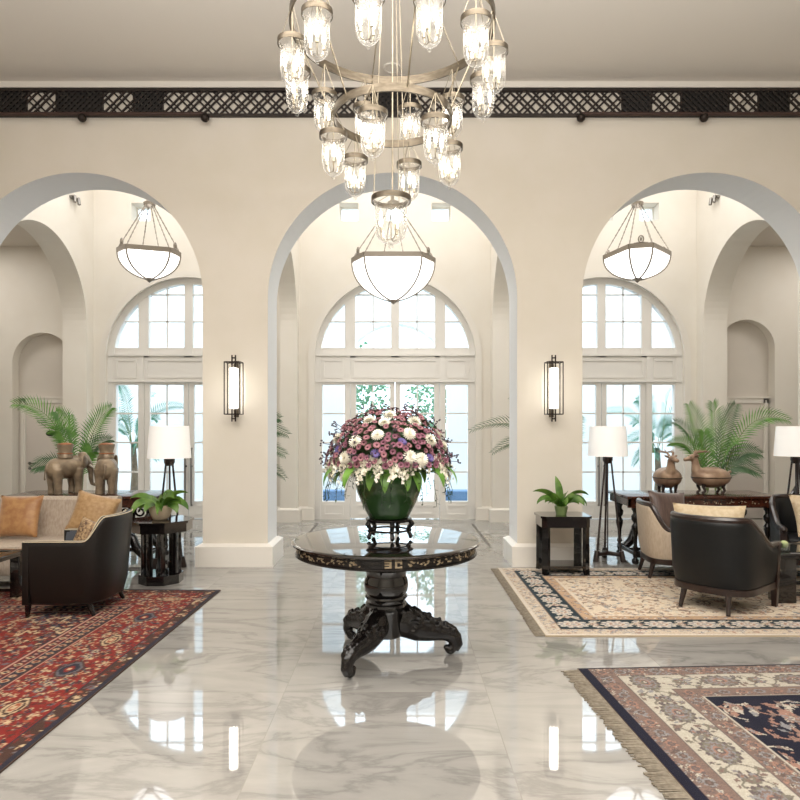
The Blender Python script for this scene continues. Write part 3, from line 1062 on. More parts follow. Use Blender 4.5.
pendant('alabaster bowl pendant hanging in the left archway', -3.815, 9.9, 4.28, 0.455, 0.385, 5.04, 108, CEIL2)
pendant('largest alabaster bowl pendant, hanging in the centre archway above the flowers', -0.10, 9.9, 4.15, 0.635, 0.585, 5.05, 90.0, CEIL2)
pendant('alabaster bowl pendant hanging in the right archway', 3.615, 9.9, 4.28, 0.495, 0.385, 5.04, -104, CEIL2)

# small spotlights high on the side walls
for nm, x, sg in (('left', CX[0] - TO, 1), ('right', CX[2] + TO, -1)):
    t = thing('wall_spotlight', 'small twin spotlight high on the %s bay wall above its arch' % nm, 'spotlight', (x, 10.8, 5.45), group='bay spotlights')
    b = MB(); b.box(0, sg * 0.05, -0.1, 0.1, -0.02, 0.02); b.build('bracket', 'steel', t)
    for dy in (-0.06, 0.07):
        b = MB(); b.tube([(sg * 0.07, dy, 0.03), (sg * 0.09, dy - 0.02, -0.09)], [0.02, 0.028], 10); b.build('lamp_head', 'steel', t)

# ------------------------------------------------------------------ tripod floor lamps
def floor_lamp(label, x, y, rz, ht=1.645, r0=0.24, r1=0.215, hs=0.365):
    t = thing('floor_lamp', label, 'floor lamp', (x, y, 0), rz, 'white shaded floor lamps')
    b = MB(); b.lathe([(r0, ht - hs), (r1, ht), (r1 - 0.004, ht), (r0 - 0.004, ht - hs)], 48, close=True); b.build('lamp_shade', 'shade_glow', t, angle=50)
    b = MB()
    for k in range(3):
        a = 2 * PI * k / 3 + 0.3
        b.tube([(0, 0, ht - 0.03), ((r1 - 0.003) * math.cos(a), (r1 - 0.003) * math.sin(a), ht - 0.03)], 0.003, 5)
    b.tube([(0, 0, ht - 0.03), (0, 0, ht - hs - 0.02)], 0.008, 6)
    b.build('shade_spider', 'iron', t)
    b = MB(); b.lathe([(0.0, ht - hs + 0.02), (0.028, ht - hs + 0.03), (0.04, ht - hs + 0.10), (0.03, ht - hs + 0.17), (0, ht - hs + 0.19)], 14); b.build('bulb', 'shade_glow', t)
    b = MB(); b.lathe([(0.0, ht - hs + 0.0), (0.06, ht - hs), (0.06, ht - hs - 0.05), (0.04, ht - hs - 0.09), (0, ht - hs - 0.09)], 16); b.build('collar', 'darkwood', t)
    for k in range(3):
        a = 2 * PI * k / 3 + PI / 6
        ca, sa = math.cos(a), math.sin(a)
        b = MB(); b.tube([(0.04 * ca, 0.04 * sa, ht - hs - 0.04), (0.165 * ca, 0.165 * sa, 0.09)], [0.011, 0.014], 8)
        b.build('leg', 'darkwood', t)
    b = MB()
    for k in range(3):
        a = 2 * PI * k / 3 + PI / 6
        ca, sa = math.cos(a), math.sin(a)
        b.tube([(0, 0, 0.09), (0.1 * ca, 0.1 * sa, 0.085), (0.165 * ca, 0.165 * sa, 0.085)], [0.03, 0.025, 0.028], 8)
        b.tube([(0.165 * ca, 0.165 * sa, 0.13), (0.19 * ca, 0.19 * sa, 0.0)], [0.03, 0.035], 8)
    b.tube([(0, 0, ht - hs - 0.05), (0, 0, 0.09)], 0.008, 8)
    b.build('foot_spreader', 'darkwood', t)
    return t


floor_lamp('lit white drum floor lamp behind the octagonal table with the cream pot', -2.64, 7.44, 0.4)
floor_lamp('lit white drum floor lamp beside the square table with the fern', 2.55, 7.98, 0.95)
floor_lamp('lit white drum floor lamp at the right end of the deer console', 4.86, 7.98, 0.2)

sp = thing('ceiling_speaker', 'small round white speaker set in the ceiling behind the chandelier', 'speaker', (-0.09, 7.33, CEIL))
b = MB(); b.lathe([(0.0, -0.004), (0.075, -0.004), (0.085, -0.012), (0.10, -0.012), (0.105, 0.0)], 28); b.build('trim_ring', 'white', sp)
b = MB(); b.lathe([(0.0, -0.008), (0.074, -0.008), (0.074, -0.003)], 28); b.build('grille', 'white', sp)

# ================================================================== furniture
# ------------------------------------------------------------------ round centre table
TX, TY = -0.098, 4.6
tb = thing('pedestal_table', 'round black lacquered pedestal table with carved legs under the flower bowl', 'table', (TX, TY, 0))
b = MB()
b.lathe([(0.0, 0.83), (0.635, 0.83), (0.652, 0.827), (0.661, 0.82), (0.661, 0.812), (0.652, 0.806), (0.635, 0.803), (0.0, 0.803)], 96)
b.build('table_top', 'tabletop', tb, angle=50)
b = MB()
b.lathe([(0.0, 0.803), (0.636, 0.803), (0.626, 0.797), (0.626, 0.75), (0.637, 0.746), (0.638, 0.737), (0.628, 0.732), (0.0, 0.732)], 96)
apb = b
# mother of pearl sprays round the apron and the monogram at the front
b.cur = 1
ri = 0.6265
for k in range(44):
    a0 = 2 * PI * k / 44
    da = abs(((a0 + PI / 2 + PI) % (2 * PI)) - PI)
    if da < 0.17:
        continue
    for q in range(8):
        a = a0 + rnd.uniform(-0.055, 0.055)
        zz = 0.774 + rnd.uniform(-0.015, 0.015)
        w, h_ = rnd.uniform(0.005, 0.014), rnd.uniform(0.003, 0.008)
        tw = rnd.uniform(-0.8, 0.8)
        c0 = Vector((ri * math.cos(a), ri * math.sin(a), zz))
        tt = Vector((-math.sin(a), math.cos(a), 0)); nn = Vector((math.cos(a), math.sin(a), 0))
        u = tt * math.cos(tw) + Vector((0, 0, 1)) * math.sin(tw)
        v = nn.cross(u)
        pts = [c0 + u * w, c0 + v * h_, c0 - u * w, c0 - v * h_]
        b.add([p + nn * 0.0015 for p in pts] + [p - nn * 0.002 for p in pts], [(0, 1, 2, 3), (7, 6, 5, 4), (0, 4, 5, 1), (1, 5, 6, 2), (2, 6, 7, 3), (3, 7, 4, 0)])
ap = b.build('apron', ['blackwood', 'pearl'], tb, angle=50)


def apron_bar(mb, u0, u1, z0, z1):
    # little plate bent on the apron, u = metres along the front
    n = 4
    for i in range(n):
        aa, bb = u0 + (u1 - u0) * i / n, u0 + (u1 - u0) * (i + 1) / n
        vs = []
        for r in (ri - 0.002, ri + 0.0025):
            for (u, zz) in ((aa, z0), (bb, z0), (bb, z1), (aa, z1)):
                an = -PI / 2 + u / ri
                vs.append((r * math.cos(an), r * math.sin(an), zz))
        mb.add(vs, [(3, 2, 1, 0), (4, 5, 6, 7), (0, 1, 5, 4), (1, 2, 6, 5), (2, 3, 7, 6), (3, 0, 4, 7)])


b = MB()
zb, zt, th = 0.753, 0.794, 0.009
# mirrored E
u0, u1 = 0.004, 0.046
apron_bar(b, u1 - 0.013, u1, zb, zt)
for q in (zb, (zb + zt) / 2 - th / 2, zt - th):
    apron_bar(b, u0, u1, q, q + th)
# C
u0, u1 = 0.068, 0.112
apron_bar(b, u0, u0 + 0.013, zb, zt)
for q in (zb, zt - th):
    apron_bar(b, u0, u1, q, q + th)
apron_bar(b, u1 - 0.012, u1, zb, zb + 0.013); apron_bar(b, u1 - 0.012, u1, zt - 0.018, zt)
b.build('monogram', 'pearl', ap, smooth=False)
b = MB()
b.lathe([(0.0, 0.735), (0.22, 0.735), (0.22, 0.705), (0.165, 0.69), (0.165, 0.655), (0.15, 0.64), (0.155, 0.62), (0.145, 0.60), (0.14, 0.575), (0.152, 0.55), (0.158, 0.51), (0.152, 0.47), (0.138, 0.45), (0.148, 0.44), (0.15, 0.425), (0.138, 0.41),
         (0.136, 0.395), (0.146, 0.385), (0.146, 0.365), (0.132, 0.352), (0.128, 0.335), (0.118, 0.32), (0.118, 0.165), (0.11, 0.15), (0.0, 0.148)], 48)
b.build('column', 'black', tb, angle=40)


def table_leg(ang):
    b = MB()
    X = Matrix.Rotation(ang, 4, 'Z')
    path = [(0.09, 0, 0.26), (0.16, 0, 0.235), (0.24, 0, 0.195), (0.31, 0, 0.175), (0.38, 0, 0.165), (0.45, 0, 0.15), (0.49, 0, 0.115), (0.502, 0, 0.075), (0.48, 0, 0.042)]
    b.tube(path, [0.115, 0.115, 0.10, 0.08, 0.067, 0.06, 0.056, 0.05, 0.045], 12, X=X, sx=0.7)
    # curled foot
    b.ell((0.46, 0, 0.037), (0.042, 0.034, 0.036), 12, 8, X=X)
    b.ell((0.43, 0, 0.05), (0.022, 0.026, 0.022), 10, 7, X=X)
    r2 = random.Random(int(ang * 10))
    # carved crest of leaves and scales along the ridge
    for i in range(26):
        t = i / 25
        k = t * 7
        j = min(int(k), 7); u = k - j
        p = [path[j][m] + (path[min(j + 1, 8)][m] - path[j][m]) * u for m in range(3)]
        hgt = [0.115, 0.115, 0.10, 0.08, 0.067, 0.06, 0.056, 0.05, 0.045][j]
        for s in (-1, 0, 1):
            rr = r2.uniform(0.014, 0.026)
            b.ell((p[0] + r2.uniform(-0.01, 0.01), s * hgt * 0.42, p[2] + hgt * (0.97 - 0.35 * abs(s)) + r2.uniform(-0.008, 0.01)), (rr, rr * 0.8, rr), 8, 6, X=X)
    for s in (-1, 1):
        sp = []
        for i in range(16):
            q = 0.5 + i * 0.42
            rr = 0.052 * (1 - i / 19)
            sp.append((0.19 + rr * math.cos(q), s * 0.074, 0.215 + rr * math.sin(q)))
        b.tube(sp, 0.012, 6, X=X)
    o = b.build('carved_leg', 'blackwood', tb)
    return remesh(o, 0.0065, 2)


for a in (5, 127, 241):
    table_leg(math.radians(a))

# ------------------------------------------------------------------ stand and bowl
SZ = 0.83
st = thing('bowl_stand', 'small carved blackwood stand holding the green bowl on the round table', 'stand', (TX + 0.018, TY, SZ))
b = MB(); b.lathe([(0.10, 0.13), (0.158, 0.13), (0.163, 0.137), (0.163, 0.147), (0.155, 0.152), (0.10, 0.152)], 40, close=True); b.build('top_ring', 'blackwood', st)
b = MB(); b.lathe([(0.128, 0.058), (0.142, 0.058), (0.142, 0.072), (0.128, 0.072)], 40, close=True); b.build('stretcher_ring', 'blackwood', st)
for k in range(5):
    a = 2 * PI * k / 5 - PI / 2 + 0.18
    ca, sa = math.cos(a), math.sin(a)
    b = MB()
    prof = [(0.150, 0.135), (0.162, 0.118), (0.158, 0.10), (0.140, 0.082), (0.137, 0.062), (0.148, 0.042), (0.158, 0.025), (0.150, 0.009)]
    b.tube([(r * ca, r * sa, q) for r, q in prof], [0.016, 0.018, 0.017, 0.014, 0.013, 0.014, 0.016, 0.009], 8)
    b.ell((0.166 * ca, 0.166 * sa, 0.112), (0.017, 0.017, 0.014), 8, 6)
    b.ell((0.152 * ca, 0.152 * sa, 0.068), (0.014, 0.014, 0.012), 8, 6)
    b.build('leg', 'blackwood', st)
BZ = SZ + 0.152
bw = thing('flower_bowl', 'dark green glazed bowl full of flowers on the carved stand', 'bowl', (TX + 0.018, TY, BZ))
b = MB()
b.lathe([(0.0, 0.0), (0.135, 0.0), (0.142, 0.006), (0.165, 0.05), (0.195, 0.11), (0.222, 0.175), (0.236, 0.235), (0.238, 0.275), (0.228, 0.305), (0.205, 0.32), (0.205, 0.31), (0.22, 0.29), (0.222, 0.24), (0.0, 0.23)], 64)
b.build('bowl', 'potgreen', bw, angle=50)

# ------------------------------------------------------------------ the flowers
FC = Vector((TX + 0.02, TY, 1.325))
fl = thing('flower_arrangement', 'domed arrangement of mauve chrysanthemums and white orchids in the green bowl', 'flowers', (FC.x, FC.y, FC.z))


def bloom_mesh(r, layers, cup=0.3, eye=0.0):
    b = MB()
    for (n, r0, r1, z0, z1, w, off) in layers:
        for k in range(n):
            a = 2 * PI * k / n + off
            ca, sa = math.cos(a), math.sin(a)
            tx, ty = -sa, ca
            b.cur = 0
            vs = []
            for (t, ww) in ((0, 0.5), (0.55, 1.0), (1.0, 0.45)):
                rr = (r0 + (r1 - r0) * t) * r
                zz = (z0 + (z1 - z0) * t) * r
                vs += [(rr * ca - tx * ww * w * r, rr * sa - ty * ww * w * r, zz), (rr * ca + tx * ww * w * r, rr * sa + ty * ww * w * r, zz)]
            b.add(vs, [(0, 1, 3, 2), (2, 3, 5, 4)])
    if eye:
        b.cur = 1
        b.ell((0, 0, 0.10 * r), (eye * r, eye * r, eye * r * 0.55), 8, 5)
        b.cur = 0
    return b


daisy = [(12, 0.1, 1.0, 0.05, 0.12, 0.24, 0), (10, 0.1, 0.82, 0.10, 0.30, 0.2, 0.3)]
mum = [(18, 0.05, 1.0, 0.0, 0.0, 0.12, 0), (16, 0.05, 0.92, 0.08, 0.28, 0.12, 0.2), (14, 0.05, 0.72, 0.12, 0.5, 0.12, 0.1), (10, 0.04, 0.45, 0.15, 0.62, 0.11, 0.3), (6, 0.02, 0.2, 0.15, 0.62, 0.1, 0)]


def dome_pt(az, el, k=1.0):
    # az 0 faces the camera
    rx, rz = 0.425, 0.415
    return Vector((rx * k * math.cos(el) * math.sin(az), -rx * k * math.cos(el) * math.cos(az), rz * k * math.sin(el)))


def orient(p, jitter=0.25):
    n = Vector((p.x, p.y, p.z * 1.1 + 0.05)).normalized()
    n = (n + Vector((rnd.uniform(-jitter, jitter), rnd.uniform(-jitter, jitter), rnd.uniform(-jitter, jitter)))).normalized()
    return n.to_track_quat('Z', 'Y')


protos = {}


def bloom(kind, name, p, q, s, par=fl):
    if kind not in protos:
        if kind == 'mauve':
            o = bloom_mesh(0.0225, daisy, eye=0.38).build(name, ['mauve', 'maroon'], par, recalc=False)
        elif kind == 'rose':
            o = bloom_mesh(0.0225, daisy, eye=0.36).build(name, ['rose', 'maroon'], par, recalc=False)
        elif kind == 'mum':
            o = bloom_mesh(0.049, mum).build(name, ['ivory_petal'], par, recalc=False)
        elif kind == 'violet':
            o = bloom_mesh(0.03, daisy, eye=0.2).build(name, ['violet', 'maroon'], par, recalc=False)
        protos[kind] = o
    else:
        o = protos[kind].copy(); COL.objects.link(o)
    o.location = p
    o.rotation_mode = 'QUATERNION'
    o.rotation_quaternion = q
    o.scale = (s, s, s)
    return o


# leafy core
b = MB(); b.ell((0, 0, 0.15), (0.32, 0.32, 0.20), 24, 14)
for i in range(900):
    az = rnd.uniform(-PI, PI); el = math.asin(rnd.uniform(-0.15, 1.0))
    p = dome_pt(az, max(el, 0.02), rnd.uniform(0.8, 0.97))
    n = Vector((rnd.uniform(-1, 1), rnd.uniform(-1, 1), rnd.uniform(-1, 1))).normalized()
    d = (p.normalized() + n * 0.9).normalized()
    s = d.cross(n).normalized() * 0.009
    b.add([p, p + d * 0.028 + s, p + d * 0.06, p + d * 0.028 - s], [(0, 1, 2, 3)])
b.build('foliage', 'leaf_dk', fl, recalc=False)['kind'] = 'stuff'

# white mums first, then the small daisies fill between them
taken = []
mums = [(-0.62, 0.50), (-0.2, 0.62), (0.42, 0.64), (0.85, 0.52), (-0.75, 0.22), (0.35, 0.24), (0.05, 1.12), (-0.55, 0.95), (0.75, 0.92), (1.25, 0.42), (-1.25, 0.55), (-0.1, 0.9), (0.55, 0.2), (1.7, 0.6), (-1.7, 0.3), (2.3, 0.6), (-2.3, 0.6), (2.9, 0.4), (-2.8, 0.9), (3.1, 1.2)]
for (az, el) in mums:
    p = dome_pt(az, el, 1.0)
    taken.append((p, 0.05))
    bloom('mum', 'white_chrysanthemum', p, orient(p, 0.12), rnd.uniform(0.85, 1.1))
for (az, el) in [(-0.2, 0.3), (0.72, 0.22), (0.25, 0.5), (-1.0, 0.35), (1.3, 0.2)]:
    p = dome_pt(az, el, 1.0)
    taken.append((p, 0.03))
    bloom('violet', 'violet_flower', p, orient(p), 1.1)
cand = []
tries = 0
while tries < 9000 and len(cand) < 520:
    tries += 1
    az = rnd.uniform(-PI, PI)
    el = math.asin(rnd.uniform(0.10, 1.0))
    p = dome_pt(az, el, rnd.uniform(0.97, 1.06))
    if all((p - q).length > 0.024 + r * 0.75 for q, r in taken):
        taken.append((p, 0.02))
        cand.append(p)
cand.sort(key=lambda p: p.y)
for p in cand[:198]:
    ki = 'rose' if (p.z > 0.27 or rnd.random() < 0.3) else 'mauve'
    bloom(ki, {'rose': 'rose_chrysanthemum', 'mauve': 'mauve_chrysanthemum'}[ki], p, orient(p), rnd.uniform(0.85, 1.2))
# the far side of the dome, one mass
b = MB()
src = bloom_mesh(0.0225, daisy, eye=0.38)
for p in cand[198:]:
    X = Matrix.Translation(p) @ orient(p).to_matrix().to_4x4()
    o0 = len(b.v)
    b.v.extend(tuple(X @ Vector(v)) for v in src.v)
    b.f.extend(tuple(i + o0 for i in f) for f in src.f); b.mi.extend(src.mi)
b.build('mauve_chrysanthemum_mass', ['mauve', 'maroon'], fl, recalc=False)['kind'] = 'stuff'
# small dusky sprigs poking out of the dome
for i in range(44):
    az = rnd.uniform(-1.9, 1.9) if i < 34 else rnd.uniform(-PI, PI)
    el = math.asin(rnd.uniform(0.05, 1.0))
    p0, p1 = dome_pt(az, el, 0.9), dome_pt(az + rnd.uniform(-0.1, 0.1), el, rnd.uniform(1.10, 1.2))
    b = MB(); b.tube([p0, (p0 + p1) / 2 + Vector((0, 0, 0.01)), p1], 0.0022, 4)
    for q in range(5):
        c = p1 + Vector((rnd.uniform(-0.018, 0.018), rnd.uniform(-0.018, 0.018), rnd.uniform(-0.018, 0.018)))
        b.ell(c, (0.007, 0.007, 0.006), 6, 4)
    b.build('berry_sprig', 'dusk', fl)
# white orchid skirt
def orchid_mesh():
    b = MB()
    r2 = random.Random(3)
    b.cur = 1
    b.tube([(0, 0, 0), (0.05, 0, 0.01), (0.085, 0, -0.03), (0.10, 0, -0.10)], 0.0025, 4)
    b.cur = 0
    for i in range(16):
        t = 0.2 + 0.8 * i / 15
        c = Vector((0.02 + 0.085 * min(1, t * 1.1), 0, 0.015 - 0.10 * t * t)) + Vector((r2.uniform(-0.01, 0.018), r2.uniform(-0.032, 0.032), r2.uniform(-0.02, 0.02)))
        n = Vector((1, r2.uniform(-0.8, 0.8), r2.uniform(-0.5, 0.6))).normalized()
        q = n.to_track_quat('Z', 'Y').to_matrix()
        s = 0.0185 * (1.15 - 0.45 * t)
        for k in range(5):
            a = 2 * PI * k / 5 + r2.random()
            d = Vector((math.cos(a), math.sin(a), 0.25)); w = Vector((-math.sin(a), math.cos(a), 0)) * 0.42
            vs = [c, c + q @ (d * 0.6 * s + w * s), c + q @ (d * 1.15 * s), c + q @ (d * 0.6 * s - w * s)]
            b.add(vs, [(0, 1, 2, 3)])
    return b


om = None
for i in range(64):
    az = 2 * PI * i / 64 + rnd.uniform(-0.08, 0.08)
    zz = rnd.uniform(-0.01, 0.085)
    k = rnd.uniform(0.80, 0.94)
    p = Vector((0.40 * k * math.cos(az), 0.40 * k * math.sin(az), zz))
    if om is None:
        o = om = orchid_mesh().build('orchid_spray', ['orchid', 'stem'], fl, recalc=False)
    else:
        o = om.copy(); COL.objects.link(o)
    o.location = p; o.rotation_euler = (rnd.uniform(-0.5, 0.5), rnd.uniform(-0.2, 0.25), az)
    s = rnd.uniform(0.72, 1.0); o.scale = (s, s, s)


def strap_leaf(mb, base, az, e0, bend, L, w, fold=0.25, n=10, tip=1.0, wmid=0.5, X=None, twist=0.0):
    """Ribbon leaf: grows from base along azimuth az, rising at e0 and bending down by bend."""
    p = Vector(base)
    side = Vector((-math.sin(az), math.cos(az), 0))
    vs = []
    for i in range(n + 1):
        t = i / n
        e = e0 - bend * t ** 1.2
        d = Vector((math.cos(e) * math.cos(az), math.cos(e) * math.sin(az), math.sin(e)))
        up = side.cross(d) * -1
        if t <= wmid:
            ww = w * math.sin(t / wmid * PI / 2) ** 0.8
        else:
            ww = w * math.cos((t - wmid) / (1 - wmid) * PI / 2) ** (0.8 * tip)
        ww = max(ww, 0.0015)
        sd = side * math.cos(twist) + up * math.sin(twist)
        vs += [p - sd * ww + up * ww * fold, p.copy(), p + sd * ww + up * ww * fold]
        p = p + d * (L / n)
    fs = []
    for i in range(n):
        a = i * 3
        fs += [(a, a + 1, a + 4, a + 3), (a + 1, a + 2, a + 5, a + 4)]
    mb.add(vs, fs, X)


for i, az in enumerate([-150, -128, -112, -92, -74, -60, -40, -18, 10, 50, 90, 130, 165, 195]):
    a = math.radians(az + rnd.uniform(-4, 4))
    b = MB()
    far = i in (0, 1, 6, 7)
    strap_leaf(b, ((0.27 if far else 0.225) * math.cos(a), (0.27 if far else 0.225) * math.sin(a), 0.02), a, 0.3 if far else 0.0, 2.0 if far else 1.75, 0.30 if far else rnd.uniform(0.24, 0.28), 0.036, 0.2, 10)
    b.build('broad_leaf', 'leaf_bright', fl, recalc=False)
for i in range(26):
    a = 2 * PI * i / 26 + rnd.uniform(-0.1, 0.1)
    b = MB()
    L = rnd.uniform(0.16, 0.26)
    pts = [Vector((0.33 * math.cos(a), 0.33 * math.sin(a), -0.01)), Vector((0.42 * math.cos(a), 0.42 * math.sin(a), -0.05)), Vector((0.45 * math.cos(a), 0.45 * math.sin(a), -0.05 - L * 0.5)), Vector((0.45 * math.cos(a), 0.45 * math.sin(a), -0.03 - L * 0.8))]
    b.tube(pts, 0.002, 4)
    for k in range(9):
        t = k / 8
        c = pts[1] + (pts[3] - pts[1]) * t
        d = Vector((rnd.uniform(-1, 1), rnd.uniform(-1, 1), rnd.uniform(-0.8, 0.1))).normalized()
        s = d.cross(Vector((0.2, 0.3, 1))).normalized() * 0.006
        b.add([c, c + d * 0.016 + s, c + d * 0.034, c + d * 0.016 - s], [(0, 1, 2, 3)])
    b.build('trailing_sprig', 'leaf_dk', fl, recalc=False)

# ------------------------------------------------------------------ octagonal side table with pot
OX, OY = -2.52, 6.86
ot = thing('octagonal_side_table', 'black octagonal side table on a cluster of columns beside the dark tub chair', 'side table', (OX, OY, 0), 0.06)
def octa(r, a0=PI / 8, n=8):
    return [(r * math.cos(a0 + 2 * PI * k / n), r * math.sin(a0 + 2 * PI * k / n)) for k in range(n)]
b = MB(); b.prism(octa(0.335), 0.635, 0.66); b.build('table_top', 'black', ot, smooth=False)
b = MB(); b.prism(octa(0.318), 0.545, 0.635); b.build('apron', 'black', ot, smooth=False)
for k in range(8):
    a = PI / 8 + 2 * PI * k / 8
    b = MB(); b.cham(0.150, 0.200, -0.022, 0.022, 0.09, 0.545, 0.005, X=Matrix.Rotation(a, 4, 'Z')); b.build('column', 'black', ot)
b = MB(); b.prism(octa(0.225), 0.0, 0.095); b.build('plinth', 'black', ot, smooth=False)

pp = thing('potted_plant', 'leafy green plant in a cream bowl pot on the octagonal table', 'plant', (OX + 0.005, OY - 0.03, 0.66))
b = MB(); b.lathe([(0.0, 0.0), (0.07, 0.0), (0.078, 0.006), (0.108, 0.07), (0.124, 0.13), (0.126, 0.155), (0.116, 0.155), (0.112, 0.13), (0.0, 0.12)], 40); b.build('pot', 'cream_pot', pp, angle=45)
b = MB(); b.lathe([(0.0, 0.135), (0.113, 0.132)], 24, cap=False); b.build('soil', 'soil', pp)
for i in range(22):
    a = rnd.uniform(0, 2 * PI) if i > 7 else [PI, PI * 0.95, PI * 1.1, 0.1, -0.2, 0.2, -PI / 2, -1.2][i]
    b = MB(); strap_leaf(b, (0.04 * math.cos(a), 0.04 * math.sin(a), 0.13), a, rnd.uniform(0.55, 1.2), rnd.uniform(1.6, 2.6), rnd.uniform(0.2, 0.34), rnd.uniform(0.034, 0.05), 0.3, 10, twist=rnd.choice((-1, 1)) * rnd.uniform(0.5, 1.0))
    b.build('leaf', 'leaf', pp, recalc=False)

# ------------------------------------------------------------------ square side table with fern
QX0, QX1, QY0, QY1 = 1.555, 2.085, 7.08, 7.50
qt = thing('square_side_table', 'low black square side table with a bottom shelf against the right pier', 'side table', ((QX0 + QX1) / 2, (QY0 + QY1) / 2, 0.012))
hx, hy = 0.265, 0.21
c = 0.05
def chrect(hx, hy, c):
    return [(-hx + c, -hy), (hx - c, -hy), (hx, -hy + c), (hx, hy - c), (hx - c, hy), (-hx + c, hy), (-hx, hy - c), (-hx, -hy + c)]
b = MB(); b.prism(chrect(hx + 0.015, hy + 0.015, c), 0.62, 0.645); b.build('table_top', 'black', qt, smooth=False)
b = MB(); b.prism(chrect(hx, hy, c), 0.52, 0.62); b.build('apron', 'black', qt, smooth=False)
for (sx, sy) in ((-1, -1), (1, -1), (1, 1), (-1, 1)):
    X = Matrix.Translation((sx * (hx - 0.045), sy * (hy - 0.045), 0)) @ Matrix.Rotation(math.atan2(sy, sx), 4, 'Z')
    b = MB()
    b.prism([(-0.022, -0.04), (0.018, -0.04), (0.018, 0.04), (-0.022, 0.04)], 0.06, 0.52, X=X)
    b.add([(-0.022, -0.04, 0.06), (0.018, -0.04, 0.06), (0.018, 0.04, 0.06), (-0.022, 0.04, 0.06), (-0.01, -0.03, 0), (0.03, -0.03, 0), (0.03, 0.03, 0), (-0.01, 0.03, 0)], [(0, 1, 5, 4), (1, 2, 6, 5), (2, 3, 7, 6), (3, 0, 4, 7), (4, 5, 6, 7)], X=X)
    b.build('leg', 'black', qt, smooth=False)
b = MB(); b.prism(chrect(hx - 0.04, hy - 0.04, 0.03), 0.07, 0.095); b.build('lower_shelf', 'black', qt, smooth=False)

fp = thing('potted_fern', 'small bright green fern in a green pot on the square side table', 'plant', (1.80, 7.26, 0.657))
b = MB(); b.lathe([(0.0, 0.0), (0.055, 0.0), (0.075, 0.09), (0.07, 0.095), (0.0, 0.085)], 28); b.build('pot', 'fernpot', fp)
for k in range(11):
    a = 2 * PI * k / 11 + 0.2
    b = MB(); strap_leaf(b, (0.03 * math.cos(a), 0.03 * math.sin(a), 0.07), a, 1.25, 1.3 if k % 2 else 2.4, 0.2 if k % 2 else 0.22, 0.036, 0.25, 10, twist=(-1) ** k * 0.8)
    b.build('leaf', 'leaf_bright', fp, recalc=False)
spec = [(PI, 1.15, 1.5, 0.38), (PI * 0.97, 1.1, 2.4, 0.32), (1.9, 1.5, 0.5, 0.36), (0.1, 1.2, 1.9, 0.38), (0.0, 1.1, 2.6, 0.36), (-0.4, 1.1, 2.4, 0.3), (-1.5, 1.1, 1.8, 0.24), (-2.2, 1.0, 1.8, 0.26), (-1.0, 1.25, 1.5, 0.26), (1.0, 1.2, 1.4, 0.28), (2.5, 1.2, 1.4, 0.28), (3.4, 1.25, 1.2, 0.24)]
for (a, e0, bd, L) in spec:
    b = MB(); strap_leaf(b, (0.02 * math.cos(a), 0.02 * math.sin(a), 0.08), a, e0, bd, L, 0.042, 0.25, 12, twist=rnd.choice((-1, 1)) * rnd.uniform(0.6, 1.1))
    b.build('leaf', 'leaf', fp, recalc=False)

